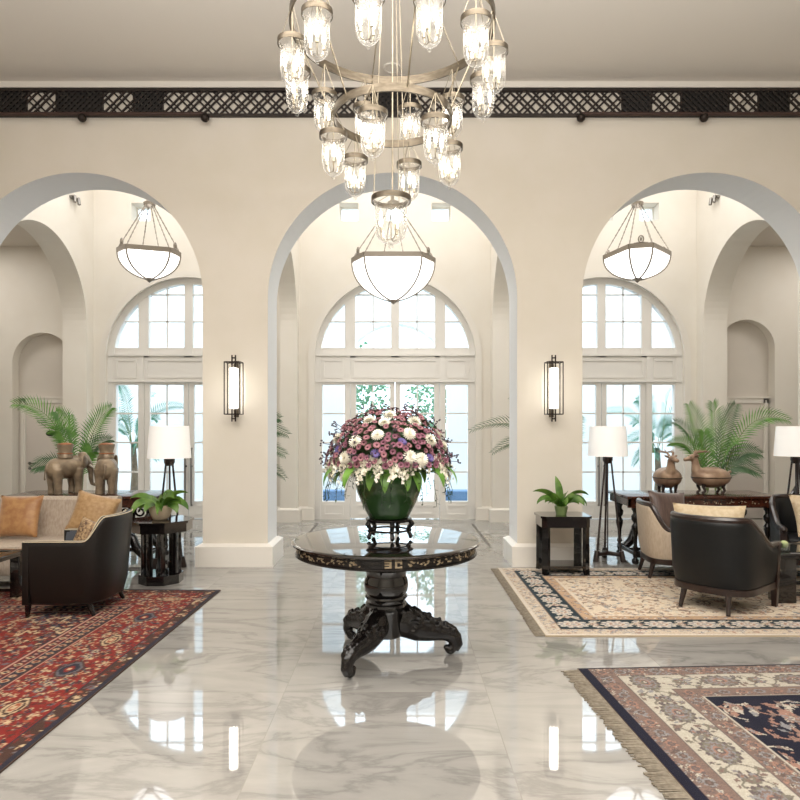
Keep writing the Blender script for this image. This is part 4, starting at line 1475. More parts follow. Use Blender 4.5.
# ------------------------------------------------------------------ consoles
def console(label, cx, y0=7.66, y1=8.42, hl=0.92, H=0.82, pearl=True):
    t = thing('console_table', label, 'console table', (cx, (y0 + y1) / 2, 0), group='long carved consoles under the side arches')
    hy = (y1 - y0) / 2
    b = MB(); b.cham(-hl, hl, -hy, hy, H - 0.035, H, 0.008); b.build('table_top', 'console', t)
    b = MB()
    for s in (-1, 1):
        b.box(-hl + 0.03, hl - 0.03, min(s * (hy - 0.03), s * (hy - 0.055)), max(s * (hy - 0.03), s * (hy - 0.055)), H - 0.125, H - 0.035)
        b.box(min(s * (hl - 0.03), s * (hl - 0.055)), max(s * (hl - 0.03), s * (hl - 0.055)), -hy + 0.03, hy - 0.03, H - 0.125, H - 0.035)
    b.box(-hl + 0.02, hl - 0.02, -hy + 0.02, -hy + 0.06, H - 0.14, H - 0.122)
    ap = b.build('apron', 'console', t, smooth=False)
    b = MB()
    r2 = random.Random(int(cx * 100))
    for k in range(11):
        xx = -hl + 0.16 + k * (2 * hl - 0.32) / 10
        for q in range(7):
            u, v = xx + r2.uniform(-0.05, 0.05), H - 0.08 + r2.uniform(-0.018, 0.018)
            w, h_ = r2.uniform(0.004, 0.010), r2.uniform(0.002, 0.006)
            b.prism([(u - w, v), (u, v - h_), (u + w, v), (u, v + h_)], -hy + 0.0275, -hy + 0.031, 'y')
    b.build('inlay_pattern', 'pearl' if pearl else 'blackwood', ap, smooth=False)
    leg = [(0.028, 0.0), (0.04, 0.012), (0.04, 0.05), (0.022, 0.07), (0.03, 0.10), (0.03, 0.14), (0.02, 0.16), (0.034, 0.19), (0.02, 0.22), (0.024, 0.33), (0.042, 0.41), (0.046, 0.45), (0.026, 0.48), (0.022, 0.49), (0.044, 0.53), (0.048, 0.57), (0.028, 0.60), (0.03, 0.63), (0.045, 0.65), (0.045, 0.695)]
    for sx in (-1, 1):
        for sy in (-1, 1):
            b = MB(); b.lathe(leg, 16, c=(sx * (hl - 0.13), sy * (hy - 0.1))); b.build('turned_leg', 'blackwood', t, angle=60)
        # S scroll between the leg and the stretcher
        b = MB()
        p = [(sx * (hl - 0.13), 0, 0.12), (sx * (hl - 0.2), 0, 0.11), (sx * (hl - 0.28), 0, 0.19), (sx * (hl - 0.32), 0, 0.31), (sx * (hl - 0.40), 0, 0.36), (sx * (hl - 0.5), 0, 0.34)]
        for yy in (-hy + 0.1, hy - 0.1):
            b = MB(); b.tube([(q[0], yy, q[2]) for q in p], [0.035, 0.05, 0.055, 0.05, 0.04, 0.025], 10)
            b.build('scroll_bracket', 'blackwood', t)
        # fretted spirals hanging under the apron
        b = MB()
        for (cx2, dr) in ((0.36, 1), (0.55, -1)):
            sp = []
            for i in range(26):
                q = 0.3 + i * 0.38
                rr = 0.085 * (1 - i / 30)
                sp.append((sx * (hl - cx2) + dr * rr * math.cos(q), 0.05, 0.585 + rr * math.sin(q)))
            b.tube(sp, 0.014, 6)
        b.tube([(sx * (hl - 0.45), 0.05, 0.69), (sx * (hl - 0.45), 0.05, 0.30)], [0.03, 0.02], 8)
        b.build('fretwork', 'blackwood', t)
        b = MB(); b.tube([(sx * (hl - 0.13), -hy + 0.1, 0.12), (sx * (hl - 0.13), hy - 0.1, 0.12)], 0.025, 10); b.build('end_rail', 'blackwood', t)
    b = MB(); b.tube([(-hl + 0.13, 0, 0.12), (hl - 0.13, 0, 0.12)], 0.026, 10); b.build('stretcher', 'blackwood', t)
    return t


console('long dark carved console table carrying the two elephants', -3.79, pearl=False)
console('long dark carved console table carrying the two deer', 3.60)

# ------------------------------------------------------------------ tub chairs
def smooth01(t):
    t = max(0.0, min(1.0, t))
    return t * t * (3 - 2 * t)


def tub_chair(label, x, y, heading, outer, inner, style, hb=0.85, ha=0.57, w=0.36, xf=0.32, xb=0.36, z0=0.2, s0=0.35, s1=0.92, ex=2.7, zf=0.0145, wood='darkwood', lean=0.06):
    t = thing('tub_armchair', label, 'armchair', (x, y, zf), heading)
    N = 64

    def plan(s, off):
        """s from -1 (left front) over 0 (middle of the back) to 1 (right front)."""
        a = abs(s)
        sg = -1 if s < 0 else 1
        rx, ry = xb - 0.05 - off, w - off
        xc = -0.05
        k = 0.62
        if a < k:
            ph = a / k * PI / 2
            cx = xc - rx * abs(math.cos(ph)) ** (2 / ex)
            cy = ry * abs(math.sin(ph)) ** (2 / ex)
        else:
            u = (a - k) / (1 - k)
            cx = xc + (xf - xc) * u
            cy = ry
        return cx, -sg * cy

    def hh(s):
        a = abs(s)
        return hb + (ha - hb) * smooth01((a - s0) / (s1 - s0))

    def sect(s):
        h = hh(s)
        th = 0.06
        out = []
        for (off, zz) in ((0.035, z0), (0.012, z0 + 0.12), (0.0, h - 0.05), (0.006, h - 0.015), (0.022, h), (th - 0.022, h), (th - 0.004, h - 0.02), (th, h - 0.06), (th + 0.01, z0 + 0.1)):
            cx, cy = plan(s, off)
            ln = lean * max(0, (zz - z0) / (hb - z0)) * max(0, 1 - abs(s) / 0.75)
            out.append((cx - ln, cy, zz))
        return out
    secs = [sect(-1 + 2 * i / N) for i in range(N + 1)]
    m = len(secs[0])
    b = MB()
    vs = [p for s in secs for p in s]
    fs = []
    mi = []
    for i in range(N):
        for k in range(m - 1):
            fs.append((i * m + k, (i + 1) * m + k, (i + 1) * m + k + 1, i * m + k + 1))
    b.add(vs, fs)
    b.add(secs[0], [tuple(range(m))]); b.add(secs[-1], [tuple(range(m))])
    b.build('upholstered_shell', outer, t, angle=50, recalc=True)
    # inner lining
    b = MB()
    ins = []
    for i in range(N + 1):
        s = -1 + 2 * i / N
        s *= 0.985
        h = hh(s)
        row = []
        for (off, zz) in ((0.055, h - 0.012), (0.066, h - 0.03), (0.085, h - 0.08), (0.095, z0 + 0.2), (0.09, z0 + 0.1)):
            cx, cy = plan(s, off)
            ln = lean * max(0, (zz - z0) / (hb - z0)) * max(0, 1 - abs(s) / 0.75)
            row.append((cx - ln, cy, zz))
        ins.append(row)
    b.grid(N, 4, lambda u, v: ins[int(round(u * N))][int(round(v * 4))])
    b.build('inner_back', inner, t, angle=60, recalc=False)
    top = []
    for i in range(N + 1):
        s = -1 + 2 * i / N
        cx, cy = plan(s, 0.03)
        ln = lean * max(0, (hh(s) - z0) / (hb - z0)) * max(0, 1 - abs(s) / 0.75)
        top.append((cx - ln, cy, hh(s)))
    if style == 'wood':
        b = MB(); b.tube([(p[0], p[1], p[2] + 0.004) for p in top], 0.031, 8, sx=1.0)
        for e in (top[0], top[-1]):
            b.tube([(e[0] - 0.01, e[1], e[2] + 0.002), (e[0] + 0.05, e[1], e[2] - 0.005), (e[0] + 0.07, e[1], e[2] - 0.02)], [0.031, 0.034, 0.02], 10)
        b.build('top_rail', wood, t)
        poly = [plan(-1 + 2 * i / N, 0.022) for i in range(N + 1)]
        b = MB(); b.prism(poly, z0 - 0.045, z0 + 0.012); b.build('base_rail', wood, t)
        for sy in (-1, 1):
            b = MB()
            b.add([(xf - 0.03, sy * (w - 0.06), 0.0), (xf + 0.012, sy * (w - 0.06), 0), (xf + 0.012, sy * (w - 0.018), 0), (xf - 0.03, sy * (w - 0.018), 0),
                   (xf - 0.035, sy * (w - 0.068), ha), (xf + 0.03, sy * (w - 0.068), ha), (xf + 0.03, sy * (w + 0.002), ha), (xf - 0.035, sy * (w + 0.002), ha)],
                  [(0, 3, 2, 1), (4, 5, 6, 7), (0, 1, 5, 4), (1, 2, 6, 5), (2, 3, 7, 6), (3, 0, 4, 7)])
            b.build('front_leg', wood, t)
            b = MB(); b.tube([(-0.28, sy * 0.19, z0 - 0.02), (-0.33, sy * 0.21, 0.0)], [0.03, 0.018], 8); b.build('rear_leg', wood, t)
    else:
        for off, dz in ((0.004, -0.012), (0.056, -0.012)):
            pts = []
            for i in range(N + 1):
                s = -1 + 2 * i / N
                cx, cy = plan(s, off)
                ln = lean * max(0, (hh(s) - z0) / (hb - z0)) * max(0, 1 - abs(s) / 0.75)
                pts.append((cx - ln, cy, hh(s) + dz + 0.008))
            b = MB(); b.tube(pts, 0.005, 6); b.build('piping', 'piping', t)
        for sy in (-1, 1):
            b = MB(); b.cham(xf - 0.045, xf + 0.012, sy * (w - 0.03) - 0.032, sy * (w - 0.03) + 0.032, z0 - 0.005, ha - 0.006, 0.006); b.build('front_post', outer, t)
            b = MB(); b.tube([(xf - 0.02, sy * (w - 0.045), z0), (xf - 0.015, sy * (w - 0.04), 0)], [0.03, 0.016], 8); b.build('front_leg', 'black', t)
            b = MB(); b.tube([(-0.13, sy * (w - 0.10), z0 + 0.01), (-0.19, sy * (w - 0.08), 0)], [0.028, 0.016], 8); b.build('rear_leg', 'blackwood', t)
        poly = [plan(-1 + 2 * i / N, 0.035) for i in range(N + 1)]
        b = MB(); b.prism(poly, z0 - 0.01, z0 + 0.03); b.build('underside', 'black', t)
    poly = [plan(-1 + 2 * i / N, 0.085) for i in range(N + 1)]
    poly2 = [(p[0] * 0.96, p[1] * 0.94) for p in poly]
    b = MB()
    n = len(poly)
    zs0, zs1 = z0 + 0.02, 0.43
    vs = [(p[0], p[1], zs0) for p in poly] + [(p[0], p[1], zs1 - 0.04) for p in poly] + [(p[0] * 0.985, p[1] * 0.98, zs1 - 0.01) for p in poly] + [(p[0] * 0.93, p[1] * 0.92, zs1) for p in poly]
    fs = [tuple(range(n - 1, -1, -1)), tuple(range(3 * n, 4 * n))]
    for l in range(3):
        for i in range(n):
            j = (i + 1) % n
            fs.append((l * n + i, l * n + j, (l + 1) * n + j, (l + 1) * n + i))
    b.add(vs, fs)
    b.build('seat_cushion', inner, t, angle=60)
    return t


tub_chair('dark espresso leather tub chair seen from its side on the red rug', -2.80, 5.84, PI, 'leather_br', 'leather_br_lit', 'piped', hb=0.845, ha=0.645, w=0.375, xf=0.37, xb=0.285, z0=0.115, s0=0.28, s1=0.56, ex=2.9, lean=0.06)
tub_chair('black leather tub chair with its back turned, on the beige rug', 2.91, 5.90, math.radians(40), 'leather_b', 'leather_b', 'wood', hb=0.81, ha=0.555, w=0.375, xf=0.33, xb=0.37, z0=0.21, s0=0.42, s1=0.88, ex=2.8, lean=0.06)
tub_chair('beige upholstered tub chair with a dark wood rim in front of the deer console', 3.02, 7.13, math.radians(-6), 'beige', 'beige', 'wood', hb=0.785, ha=0.525, w=0.36, xf=0.34, xb=0.36, z0=0.21, s0=0.20, s1=0.56, ex=3.4, lean=0.03)
tub_chair('dark leather tub chair with wooden arms at the right edge beside the glass table', 4.46, 7.06, math.radians(252), 'leather_b', 'leather_b', 'wood', hb=0.82, ha=0.545, w=0.37, xf=0.33, xb=0.36, z0=0.21, s0=0.36, s1=0.85, ex=2.8)
tub_chair('black round-backed chair standing behind the right floor lamp', 5.64, 9.02, math.radians(200), 'leather_b', 'leather_b', 'wood', hb=0.97, ha=0.62, w=0.33, xf=0.3, xb=0.3, z0=0.25, s0=0.2, s1=0.7, zf=0.0, wood='black')

# ------------------------------------------------------------------ sofa
sf = thing('sofa', 'oatmeal upholstered sofa facing the hall on the left', 'sofa', (-4.33, 7.0, 0))
L = 1.15
b = MB(); b.cham(-L, L, -0.43, 0.40, 0.12, 0.30, 0.02); b.build('seat_base', 'sofa', sf)
for k in range(2):
    x0 = -L + k * L
    b = MB(); b.cham(x0 + 0.004, x0 + L - 0.004, -0.46, 0.22, 0.295, 0.432, 0.04); b.build('seat_cushion', 'sofa', sf)
b = MB()
b.prism([(0.20, 0.34), (0.40, 0.2), (0.44, 0.83), (0.40, 0.85), (0.32, 0.85), (0.28, 0.82)], -L, L, 'x'); b.build('back', 'sofa', sf, smooth=False)
for s in (-1, 1):
    for y in (-0.36, 0.34):
        b = MB(); b.tube([(s * (L - 0.08), y, 0.13), (s * (L - 0.07), y, 0)], [0.03, 0.02], 8); b.build('leg', 'darkwood', sf)


# ------------------------------------------------------------------ cushions
def cushion(label, m, w, h, t, loc, rot, group=None):
    b = MB()
    n = 16

    def fn(sg):
        def g(u, v):
            a, c = u * 2 - 1, v * 2 - 1
            x = w / 2 * a * (1 - 0.07 * (1 - c * c)); y = h / 2 * c * (1 - 0.07 * (1 - a * a))
            z = sg * t / 2 * max(0.0, (1 - a ** 4) * (1 - c ** 4)) ** 0.55 * (0.75 + 0.25 * (1 - a * a) * (1 - c * c))
            return (x, y, z)
        return g
    b.grid(n, n, fn(1)); b.grid(n, n, fn(-1))
    o = b.build('cushion', m, merge=True, angle=80)
    o.location = loc; o.rotation_euler = rot
    tag(o, label, 'cushion', group)
    return o


cushion('orange gold silk cushion leaning at the left end of the sofa', 'gold', 0.46, 0.46, 0.16, (-4.09, 6.98, 0.675), (math.radians(72), 0, 0.02))
cushion('tan gold cushion tilted into the right corner of the sofa', 'tan_pil', 0.46, 0.44, 0.17, (-3.28, 6.96, 0.70), (math.radians(74), math.radians(14), math.radians(6)))
cushion('small patterned brown cushion inside the espresso tub chair', 'pat_pil', 0.32, 0.28, 0.12, (-2.86, 5.99, 0.63), (math.radians(72), math.radians(12), math.radians(-22)))
cushion('long cream brocade cushion in the black tub chair seen from behind', 'cream_pil', 0.62, 0.40, 0.15, (2.86, 6.02, 0.715), (math.radians(74), 0, math.radians(-24)))
cushion('dark brown pleated cushion in the beige tub chair', 'brown_pil', 0.46, 0.46, 0.15, (2.93, 7.10, 0.70), (math.radians(76), math.radians(4), math.radians(14)))
cushion('cream brocade cushion in the dark chair at the right edge', 'cream_pil', 0.50, 0.46, 0.15, (4.46, 6.93, 0.70), (math.radians(70), math.radians(-4), math.radians(-8)))

# ------------------------------------------------------------------ coffee tables
def coffee(label, x0, x1, y0, y1, H, topm, legw, zf=0.012):
    t = thing('coffee_table', label, 'coffee table', ((x0 + x1) / 2, (y0 + y1) / 2, zf))
    hx, hy = (x1 - x0) / 2, (y1 - y0) / 2
    H -= zf
    b = MB()
    for (a0, a1, c0, c1) in ((-hx, hx, -hy, -hy + 0.09), (-hx, hx, hy - 0.09, hy), (-hx, -hx + 0.09, -hy + 0.09, hy - 0.09), (hx - 0.09, hx, -hy + 0.09, hy - 0.09)):
        b.cham(a0, a1, c0, c1, H - 0.05, H, 0.006)
    b.build('top_frame', 'black', t)
    b = MB(); b.box(-hx + 0.085, hx - 0.085, -hy + 0.085, hy - 0.085, H - 0.02, H - 0.008); b.build('glass_top', topm, t, smooth=False)
    for sx in (-1, 1):
        for sy in (-1, 1):
            cx, cy = sx * (hx - legw / 2 - 0.012), sy * (hy - legw / 2 - 0.02)
            b = MB(); b.cham(cx - legw / 2, cx + legw / 2, cy - legw / 2, cy + legw / 2, 0, H - 0.048, 0.006); b.build('leg', 'black', t)
    for sy in (-1, 1):
        b = MB(); b.box(-hx + 0.05, hx - 0.05, sy * (hy - legw / 2 - 0.02) - 0.015, sy * (hy - legw / 2 - 0.02) + 0.015, 0.05, 0.08); b.build('stretcher', 'black', t, smooth=False)
    return t


coffee('black framed coffee table at the left edge in front of the sofa', -4.95, -3.60, 5.05, 6.26, 0.455, 'smoked', 0.085)
coffee('black coffee table with a smoked glass top and block legs at the right edge', 3.45, 4.65, 5.93, 6.58, 0.47, 'smoked', 0.17)
tl = thing('tealight_glass', 'small glass tumbler holding a pale green bud on the right coffee table', 'glass', (3.58, 6.06, 0.472))
b = MB(); b.lathe([(0.0, 0.0), (0.04, 0.0), (0.048, 0.02), (0.05, 0.08), (0.046, 0.08), (0.044, 0.02), (0.0, 0.01)], 24); b.build('glass', 'clear', tl)
b = MB(); b.ell((0, 0, 0.062), (0.038, 0.038, 0.036), 16, 10); b.build('bud', 'candle', tl)

# ------------------------------------------------------------------ bronze elephants
def elephant(label, loc, rz, k=1.0, jewel=False):
    t = thing('elephant_figurine', label, 'figurine', loc, rz, group='bronze elephants on the left console')
    b = MB()
    b.ell((0.0, 0, 0.315), (0.20, 0.128, 0.135), 20, 14)
    b.ell((-0.11, 0, 0.30), (0.125, 0.125, 0.135), 18, 12)
    b.ell((0.12, 0, 0.32), (0.11, 0.115, 0.125), 18, 12)
    for (x, y) in ((-0.135, 0.07), (-0.135, -0.07), (0.125, 0.07), (0.125, -0.07)):
        b.tube([(x, y, 0.30), (x, y, 0.18), (x + 0.005, y, 0.08), (x + 0.005, y, 0.02), (x + 0.008, y, 0.0)], [0.066, 0.054, 0.044, 0.046, 0.052], 14)
    b.ell((0.235, 0, 0.39), (0.085, 0.078, 0.095), 16, 12)
    b.ell((0.225, 0, 0.46), (0.055, 0.062, 0.045), 12, 8)
    b.tube([(0.28, 0, 0.38), (0.325, 0, 0.32), (0.34, 0, 0.24), (0.34, 0, 0.16), (0.355, 0, 0.09), (0.39, 0, 0.075), (0.41, 0, 0.10)], [0.055, 0.043, 0.035, 0.029, 0.024, 0.02, 0.016], 12)
    for s in (-1, 1):
        b.ell((0.195, s * 0.095, 0.38), (0.06, 0.016, 0.085), 12, 10, rot=Matrix.Rotation(-s * 0.45, 3, 'Z'))
    b.tube([(-0.225, 0, 0.36), (-0.25, 0, 0.30), (-0.252, 0.01, 0.22), (-0.245, 0.015, 0.17)], [0.018, 0.011, 0.009, 0.014], 8)
    remesh(b.build('body', 'bronze', t), 0.0085, 4)
    b = MB(); b.lathe([(0.0, 0.42), (0.088, 0.435), (0.084, 0.475), (0.075, 0.49), (0.082, 0.53), (0.093, 0.575), (0.098, 0.60), (0.08, 0.60), (0.0, 0.59)], 28); hw = b.build('howdah', 'bronze', t, angle=50)
    b = MB(); b.lathe([(0.0, 0.622), (0.045, 0.617), (0.08, 0.607), (0.088, 0.596), (0.0, 0.592)], 28); b.build('lid', 'copper', hw)
    b = MB(); b.lathe([(0.086, 0.482), (0.092, 0.487), (0.086, 0.494)], 28); b.build('collar', 'copper', hw)
    for s in (-1, 1):
        b = MB(); b.tube([(0.285, s * 0.055, 0.34), (0.33, s * 0.065, 0.30), (0.375, s * 0.066, 0.30), (0.405, s * 0.06, 0.325)], [0.014, 0.012, 0.009, 0.003], 8); b.build('tusk', 'ivory', t)
    return t


elephant('bronze elephant on the left console seen three-quarters with its trunk to the right', (-4.13, 8.02, 0.823), math.radians(58))
elephant('bronze elephant on the left console seen from behind, nearer the window', (-3.63, 8.04, 0.823), math.radians(110))


# ------------------------------------------------------------------ antlered deer
def deer(label, loc, rz, k=1.0, turn=0.0):
    t = thing('deer_figurine', label, 'figurine', loc, rz, group='copper deer on the right console')
    b = MB()
    b.ell((0, 0, 0.195), (0.235, 0.165, 0.13), 24, 16)
    b.ell((0.12, 0, 0.215), (0.12, 0.13, 0.10), 18, 12)
    X = Matrix.Identity(4)
    neck = [(0.15, 0, 0.22), (0.185, 0, 0.29), (0.195, 0, 0.36), (0.205, 0, 0.425)]
    b.tube(neck, [0.085, 0.06, 0.046, 0.04], 14)
    hd = Matrix.Translation((0.205, 0, 0.43)) @ Matrix.Rotation(turn, 4, 'Z')
    b.ell((0.03, 0, 0.005), (0.06, 0.038, 0.04), 14, 10, X=hd)
    b.tube([(0.05, 0, 0.0), (0.10, 0, -0.012), (0.135, 0, -0.02)], [0.033, 0.026, 0.02], 12, X=hd)
    b.tube([(-0.21, 0, 0.25), (-0.24, 0, 0.27), (-0.25, 0, 0.25)], [0.02, 0.014, 0.008], 8)
    remesh(b.build('body', 'deer', t), 0.008, 3)
    for (x, y) in ((0.12, 0.07), (0.12, -0.07), (-0.12, 0.07), (-0.12, -0.07)):
        b = MB(); b.tube([(x, y, 0.14), (x + 0.008, y, 0.08), (x - 0.012, y, 0.035), (x + 0.01, y, 0.012), (x + 0.025, y, 0.0)], [0.034, 0.02, 0.016, 0.018, 0.014], 10); b.build('leg', 'deer_leg', t)
    for s in (-1, 1):
        b = MB()
        b.tube([(0.0, s * 0.02, 0.035), (-0.02, s * 0.04, 0.075), (-0.09, s * 0.06, 0.085), (-0.17, s * 0.05, 0.075)], [0.014, 0.014, 0.012, 0.005], 8, X=hd)
        b.tube([(-0.03, s * 0.043, 0.078), (-0.045, s * 0.06, 0.115)], [0.009, 0.003], 6, X=hd)
        b.tube([(-0.09, s * 0.06, 0.085), (-0.11, s * 0.085, 0.105)], [0.009, 0.003], 6, X=hd)
        b.build('antler', 'deer', t)
        b = MB(); b.ell((-0.005, s * 0.06, 0.0), (0.03, 0.035, 0.012), 10, 6, X=hd @ Matrix.Rotation(s * 0.5, 4, 'X')); b.build('ear', 'deer', t)
        b = MB(); b.ell((0.06, s * 0.033, 0.012), (0.008, 0.006, 0.008), 8, 6, X=hd); b.build('eye', 'black', t)
    # seam of the lid around the body
    b = MB()
    b.tube([(0.2375 * math.cos(a), 0.1665 * math.sin(a), 0.195) for a in [2 * PI * i / 40 for i in range(40)]], 0.006, 6, closed=True)
    b.build('lid_seam', 'deer_leg', t)
    return t


deer('copper deer on the right console facing left in profile', (3.83, 8.0, 0.823), PI, 1.0)
deer('copper deer on the right console seen end-on with its head turned', (3.28, 7.98, 0.823), math.radians(-100), 1.0, turn=math.radians(22))


# ------------------------------------------------------------------ palms
def bez(p0, p1, p2, t):
    return p0 * (1 - t) ** 2 + p1 * (2 * t * (1 - t)) + p2 * t * t


def frond(par, m, base, tip, lift=0.5, n=27, lmax=0.235, w=0.0105, start=0.25, name='frond', droop=0.35, thin=0.008):
    base, tip = Vector(base), Vector(tip)
    d = tip - base
    ctrl = base + Vector((d.x * 0.25, d.y * 0.25, d.z * 0.55 + lift))
    b = MB()
    roll = rnd.choice((-1, 1)) * rnd.uniform(0.7, 1.2)
    pts = [bez(base, ctrl, tip, i / 14) for i in range(15)]
    b.cur = 1
    b.tube(pts, [thin * (1 - 0.85 * i / 14) for i in range(15)], 5)
    b.cur = 0
    for i in range(n):
        t = start + (1 - start) * (i / (n - 1))
        p = bez(base, ctrl, tip, t)
        T = (bez(base, ctrl, tip, min(1, t + 0.02)) - bez(base, ctrl, tip, max(0, t - 0.02))).normalized()
        hor = T.cross(Vector((0, 0, 1)))
        if hor.length < 0.2:
            hor = T.cross(Vector((0, 1, 0)))
        hor.normalize()
        upv = hor.cross(T)
        hor, upv = hor * math.cos(roll) + upv * math.sin(roll), upv * math.cos(roll) - hor * math.sin(roll)
        u = (t - start) / (1 - start)
        l = lmax * (0.35 + 0.65 * math.sin(PI * min(1, u * 0.86 + 0.12)) ** 0.8) * rnd.uniform(0.9, 1.08)
        for s in (-1, 1):
            dr = (T * (0.62 + 0.5 * u) + hor * (s * 0.85) + upv * 0.28).normalized()
            q1 = p + dr * (l * 0.5)
            dr2 = (dr + Vector((0, 0, -droop))).normalized()
            q2 = q1 + dr2 * (l * 0.5)
            wd = dr.cross(upv).normalized() * w * (1 - 0.35 * u)
            b.add([p - wd * 0.4, p + wd * 0.4, q1 + wd, q1 - wd, q2], [(0, 1, 2, 3), (3, 2, 4)])
    return b.build(name, [m, 'stem'], par, recalc=False, smooth=False)


def palm(label, x, y, rim, rpot, potm, fronds, m='palm', group=None, zf=0.0, name='potted_palm', ind='pot'):
    t = thing(name, label, 'palm', (x, y, zf), 0, group)
    b = MB()
    if ind == 'pot':
        b.lathe([(0.0, 0.0), (rpot * 0.62, 0.0), (rpot * 0.66, 0.02), (rpot * 0.92, rim * 0.45), (rpot * 0.98, rim * 0.72), (rpot * 0.86, rim * 0.93), (rpot * 0.96, rim), (rpot * 0.84, rim), (rpot * 0.8, rim * 0.9), (0, rim * 0.9)], 36)
        b.build('pot', potm, t, angle=50)
        b = MB(); b.lathe([(0.0, rim * 0.93), (rpot * 0.82, rim * 0.92)], 20, cap=False); b.build('soil', 'soil', t)
    else:
        b.tube([(0, 0, -0.02), (0.03, 0, rim * 0.5), (0, 0, rim)], [0.09, 0.07, 0.05], 12); b.build('trunk', 'trunk', t)
    for i, fspec in enumerate(fronds):
        dx, dy, dz, lift, mm = fspec
        bx, by = rnd.uniform(-0.05, 0.05) + 0.05 * (dx > 0) - 0.05 * (dx < 0), rnd.uniform(-0.05, 0.05)
        frond(t, mm or m, (bx, by, rim * 0.92), (dx, dy, rim + dz), lift)
    return t


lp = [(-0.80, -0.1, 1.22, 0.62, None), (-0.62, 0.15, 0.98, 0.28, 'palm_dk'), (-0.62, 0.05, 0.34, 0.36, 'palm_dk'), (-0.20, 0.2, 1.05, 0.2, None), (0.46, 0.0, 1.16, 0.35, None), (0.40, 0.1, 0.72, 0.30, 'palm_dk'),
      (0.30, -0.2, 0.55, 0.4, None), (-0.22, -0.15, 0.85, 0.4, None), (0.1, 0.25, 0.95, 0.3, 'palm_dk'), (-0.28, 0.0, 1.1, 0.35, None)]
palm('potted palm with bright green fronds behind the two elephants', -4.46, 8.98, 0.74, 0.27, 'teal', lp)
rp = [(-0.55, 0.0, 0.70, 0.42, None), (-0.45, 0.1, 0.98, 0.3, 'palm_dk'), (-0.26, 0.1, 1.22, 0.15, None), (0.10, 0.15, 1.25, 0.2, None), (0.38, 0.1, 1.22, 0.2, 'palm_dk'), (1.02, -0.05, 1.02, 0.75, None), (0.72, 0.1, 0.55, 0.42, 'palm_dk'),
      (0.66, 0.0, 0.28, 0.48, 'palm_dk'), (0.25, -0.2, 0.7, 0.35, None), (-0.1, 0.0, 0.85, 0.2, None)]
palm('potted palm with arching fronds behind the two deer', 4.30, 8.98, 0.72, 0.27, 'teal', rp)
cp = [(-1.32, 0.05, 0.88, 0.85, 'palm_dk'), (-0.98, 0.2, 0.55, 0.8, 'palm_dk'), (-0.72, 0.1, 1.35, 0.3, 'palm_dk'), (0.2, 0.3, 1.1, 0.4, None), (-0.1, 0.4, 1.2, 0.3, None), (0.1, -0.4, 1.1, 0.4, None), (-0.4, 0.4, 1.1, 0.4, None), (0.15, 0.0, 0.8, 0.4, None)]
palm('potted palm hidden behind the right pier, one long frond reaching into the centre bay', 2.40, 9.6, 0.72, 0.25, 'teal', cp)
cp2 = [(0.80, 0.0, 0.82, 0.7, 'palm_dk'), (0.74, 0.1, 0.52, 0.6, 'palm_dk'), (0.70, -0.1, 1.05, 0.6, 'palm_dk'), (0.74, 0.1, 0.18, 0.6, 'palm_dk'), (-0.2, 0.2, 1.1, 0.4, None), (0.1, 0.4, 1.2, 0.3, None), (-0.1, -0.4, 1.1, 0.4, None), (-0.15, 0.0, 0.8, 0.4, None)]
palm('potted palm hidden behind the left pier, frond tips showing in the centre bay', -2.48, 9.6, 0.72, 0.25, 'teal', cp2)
# palms outside the side windows
ol = [(1.15, 0.0, 0.75, 0.6, None), (0.5, -0.2, 1.0, 0.5, None), (-0.2, -0.2, 1.2, 0.4, None), (-0.9, 0.0, 0.8, 0.7, None), (0.75, -0.1, 0.05, 0.55, None), (0.3, -0.3, 0.3, 0.4, None), (-0.6, -0.2, 0.2, 0.5, None), (0.15, 0.2, 1.25, 0.3, None), (0.45, 0.1, -0.35, 0.4, None), (0.5, 0.0, 0.5, 0.5, None), (-0.3, 0, 0.5, 0.4, None), (0.1, -0.2, -0.2, 0.3, None)]
palm('young palm growing outside the left window', -5.62, 13.7, 1.35, 0, None, ol, 'palm_out', 'palms outside the side windows', -0.03, 'garden_palm', 'trunk')
orr = [(-a, c, d, e, f) for a, c, d, e, f in ol]
palm('young palm growing outside the right window', 5.42, 13.7, 1.25, 0, None, orr, 'palm_out', 'palms outside the side windows', -0.03, 'garden_palm', 'trunk')


def tree(label, x, y, h, r, n=2600):
    t = thing('garden_tree', label, 'tree', (x, y, -0.03), 0, 'trees beyond the terrace')
    b = MB(); b.tube([(0, 0, 0), (0.05, 0, h * 0.5), (0, 0, h * 0.8)], [0.12, 0.09, 0.04], 10); b.build('trunk', 'trunk', t)
    b = MB()
    for i in range(n):
        q = Vector((rnd.gauss(0, 1), rnd.gauss(0, 1), rnd.gauss(0, 1))).normalized() * rnd.random() ** 0.4
        c = Vector((q.x * r, q.y * r, h * 0.62 + q.z * h * 0.42))
        d = Vector((rnd.uniform(-1, 1), rnd.uniform(-1, 1), rnd.uniform(-1, 0.4))).normalized()
        s = d.cross(Vector((rnd.uniform(-1, 1), 0.4, rnd.uniform(-1, 1)))).normalized() * 0.05
        b.add([c, c + d * 0.09 + s, c + d * 0.2, c + d * 0.09 - s], [(0, 1, 2, 3)])
    b.build('foliage', 'tree', t, recalc=False, smooth=False)


tree('leafy tree beyond the terrace arch, left of the two', -1.9, 19.5, 4.4, 1.7)
tree('leafy tree beyond the terrace arch, right of the two', 1.9, 20.2, 4.1, 1.7)

# ================================================================== rugs
def L3(r, g, b):
    return np.array([lin(r), lin(g), lin(b)])


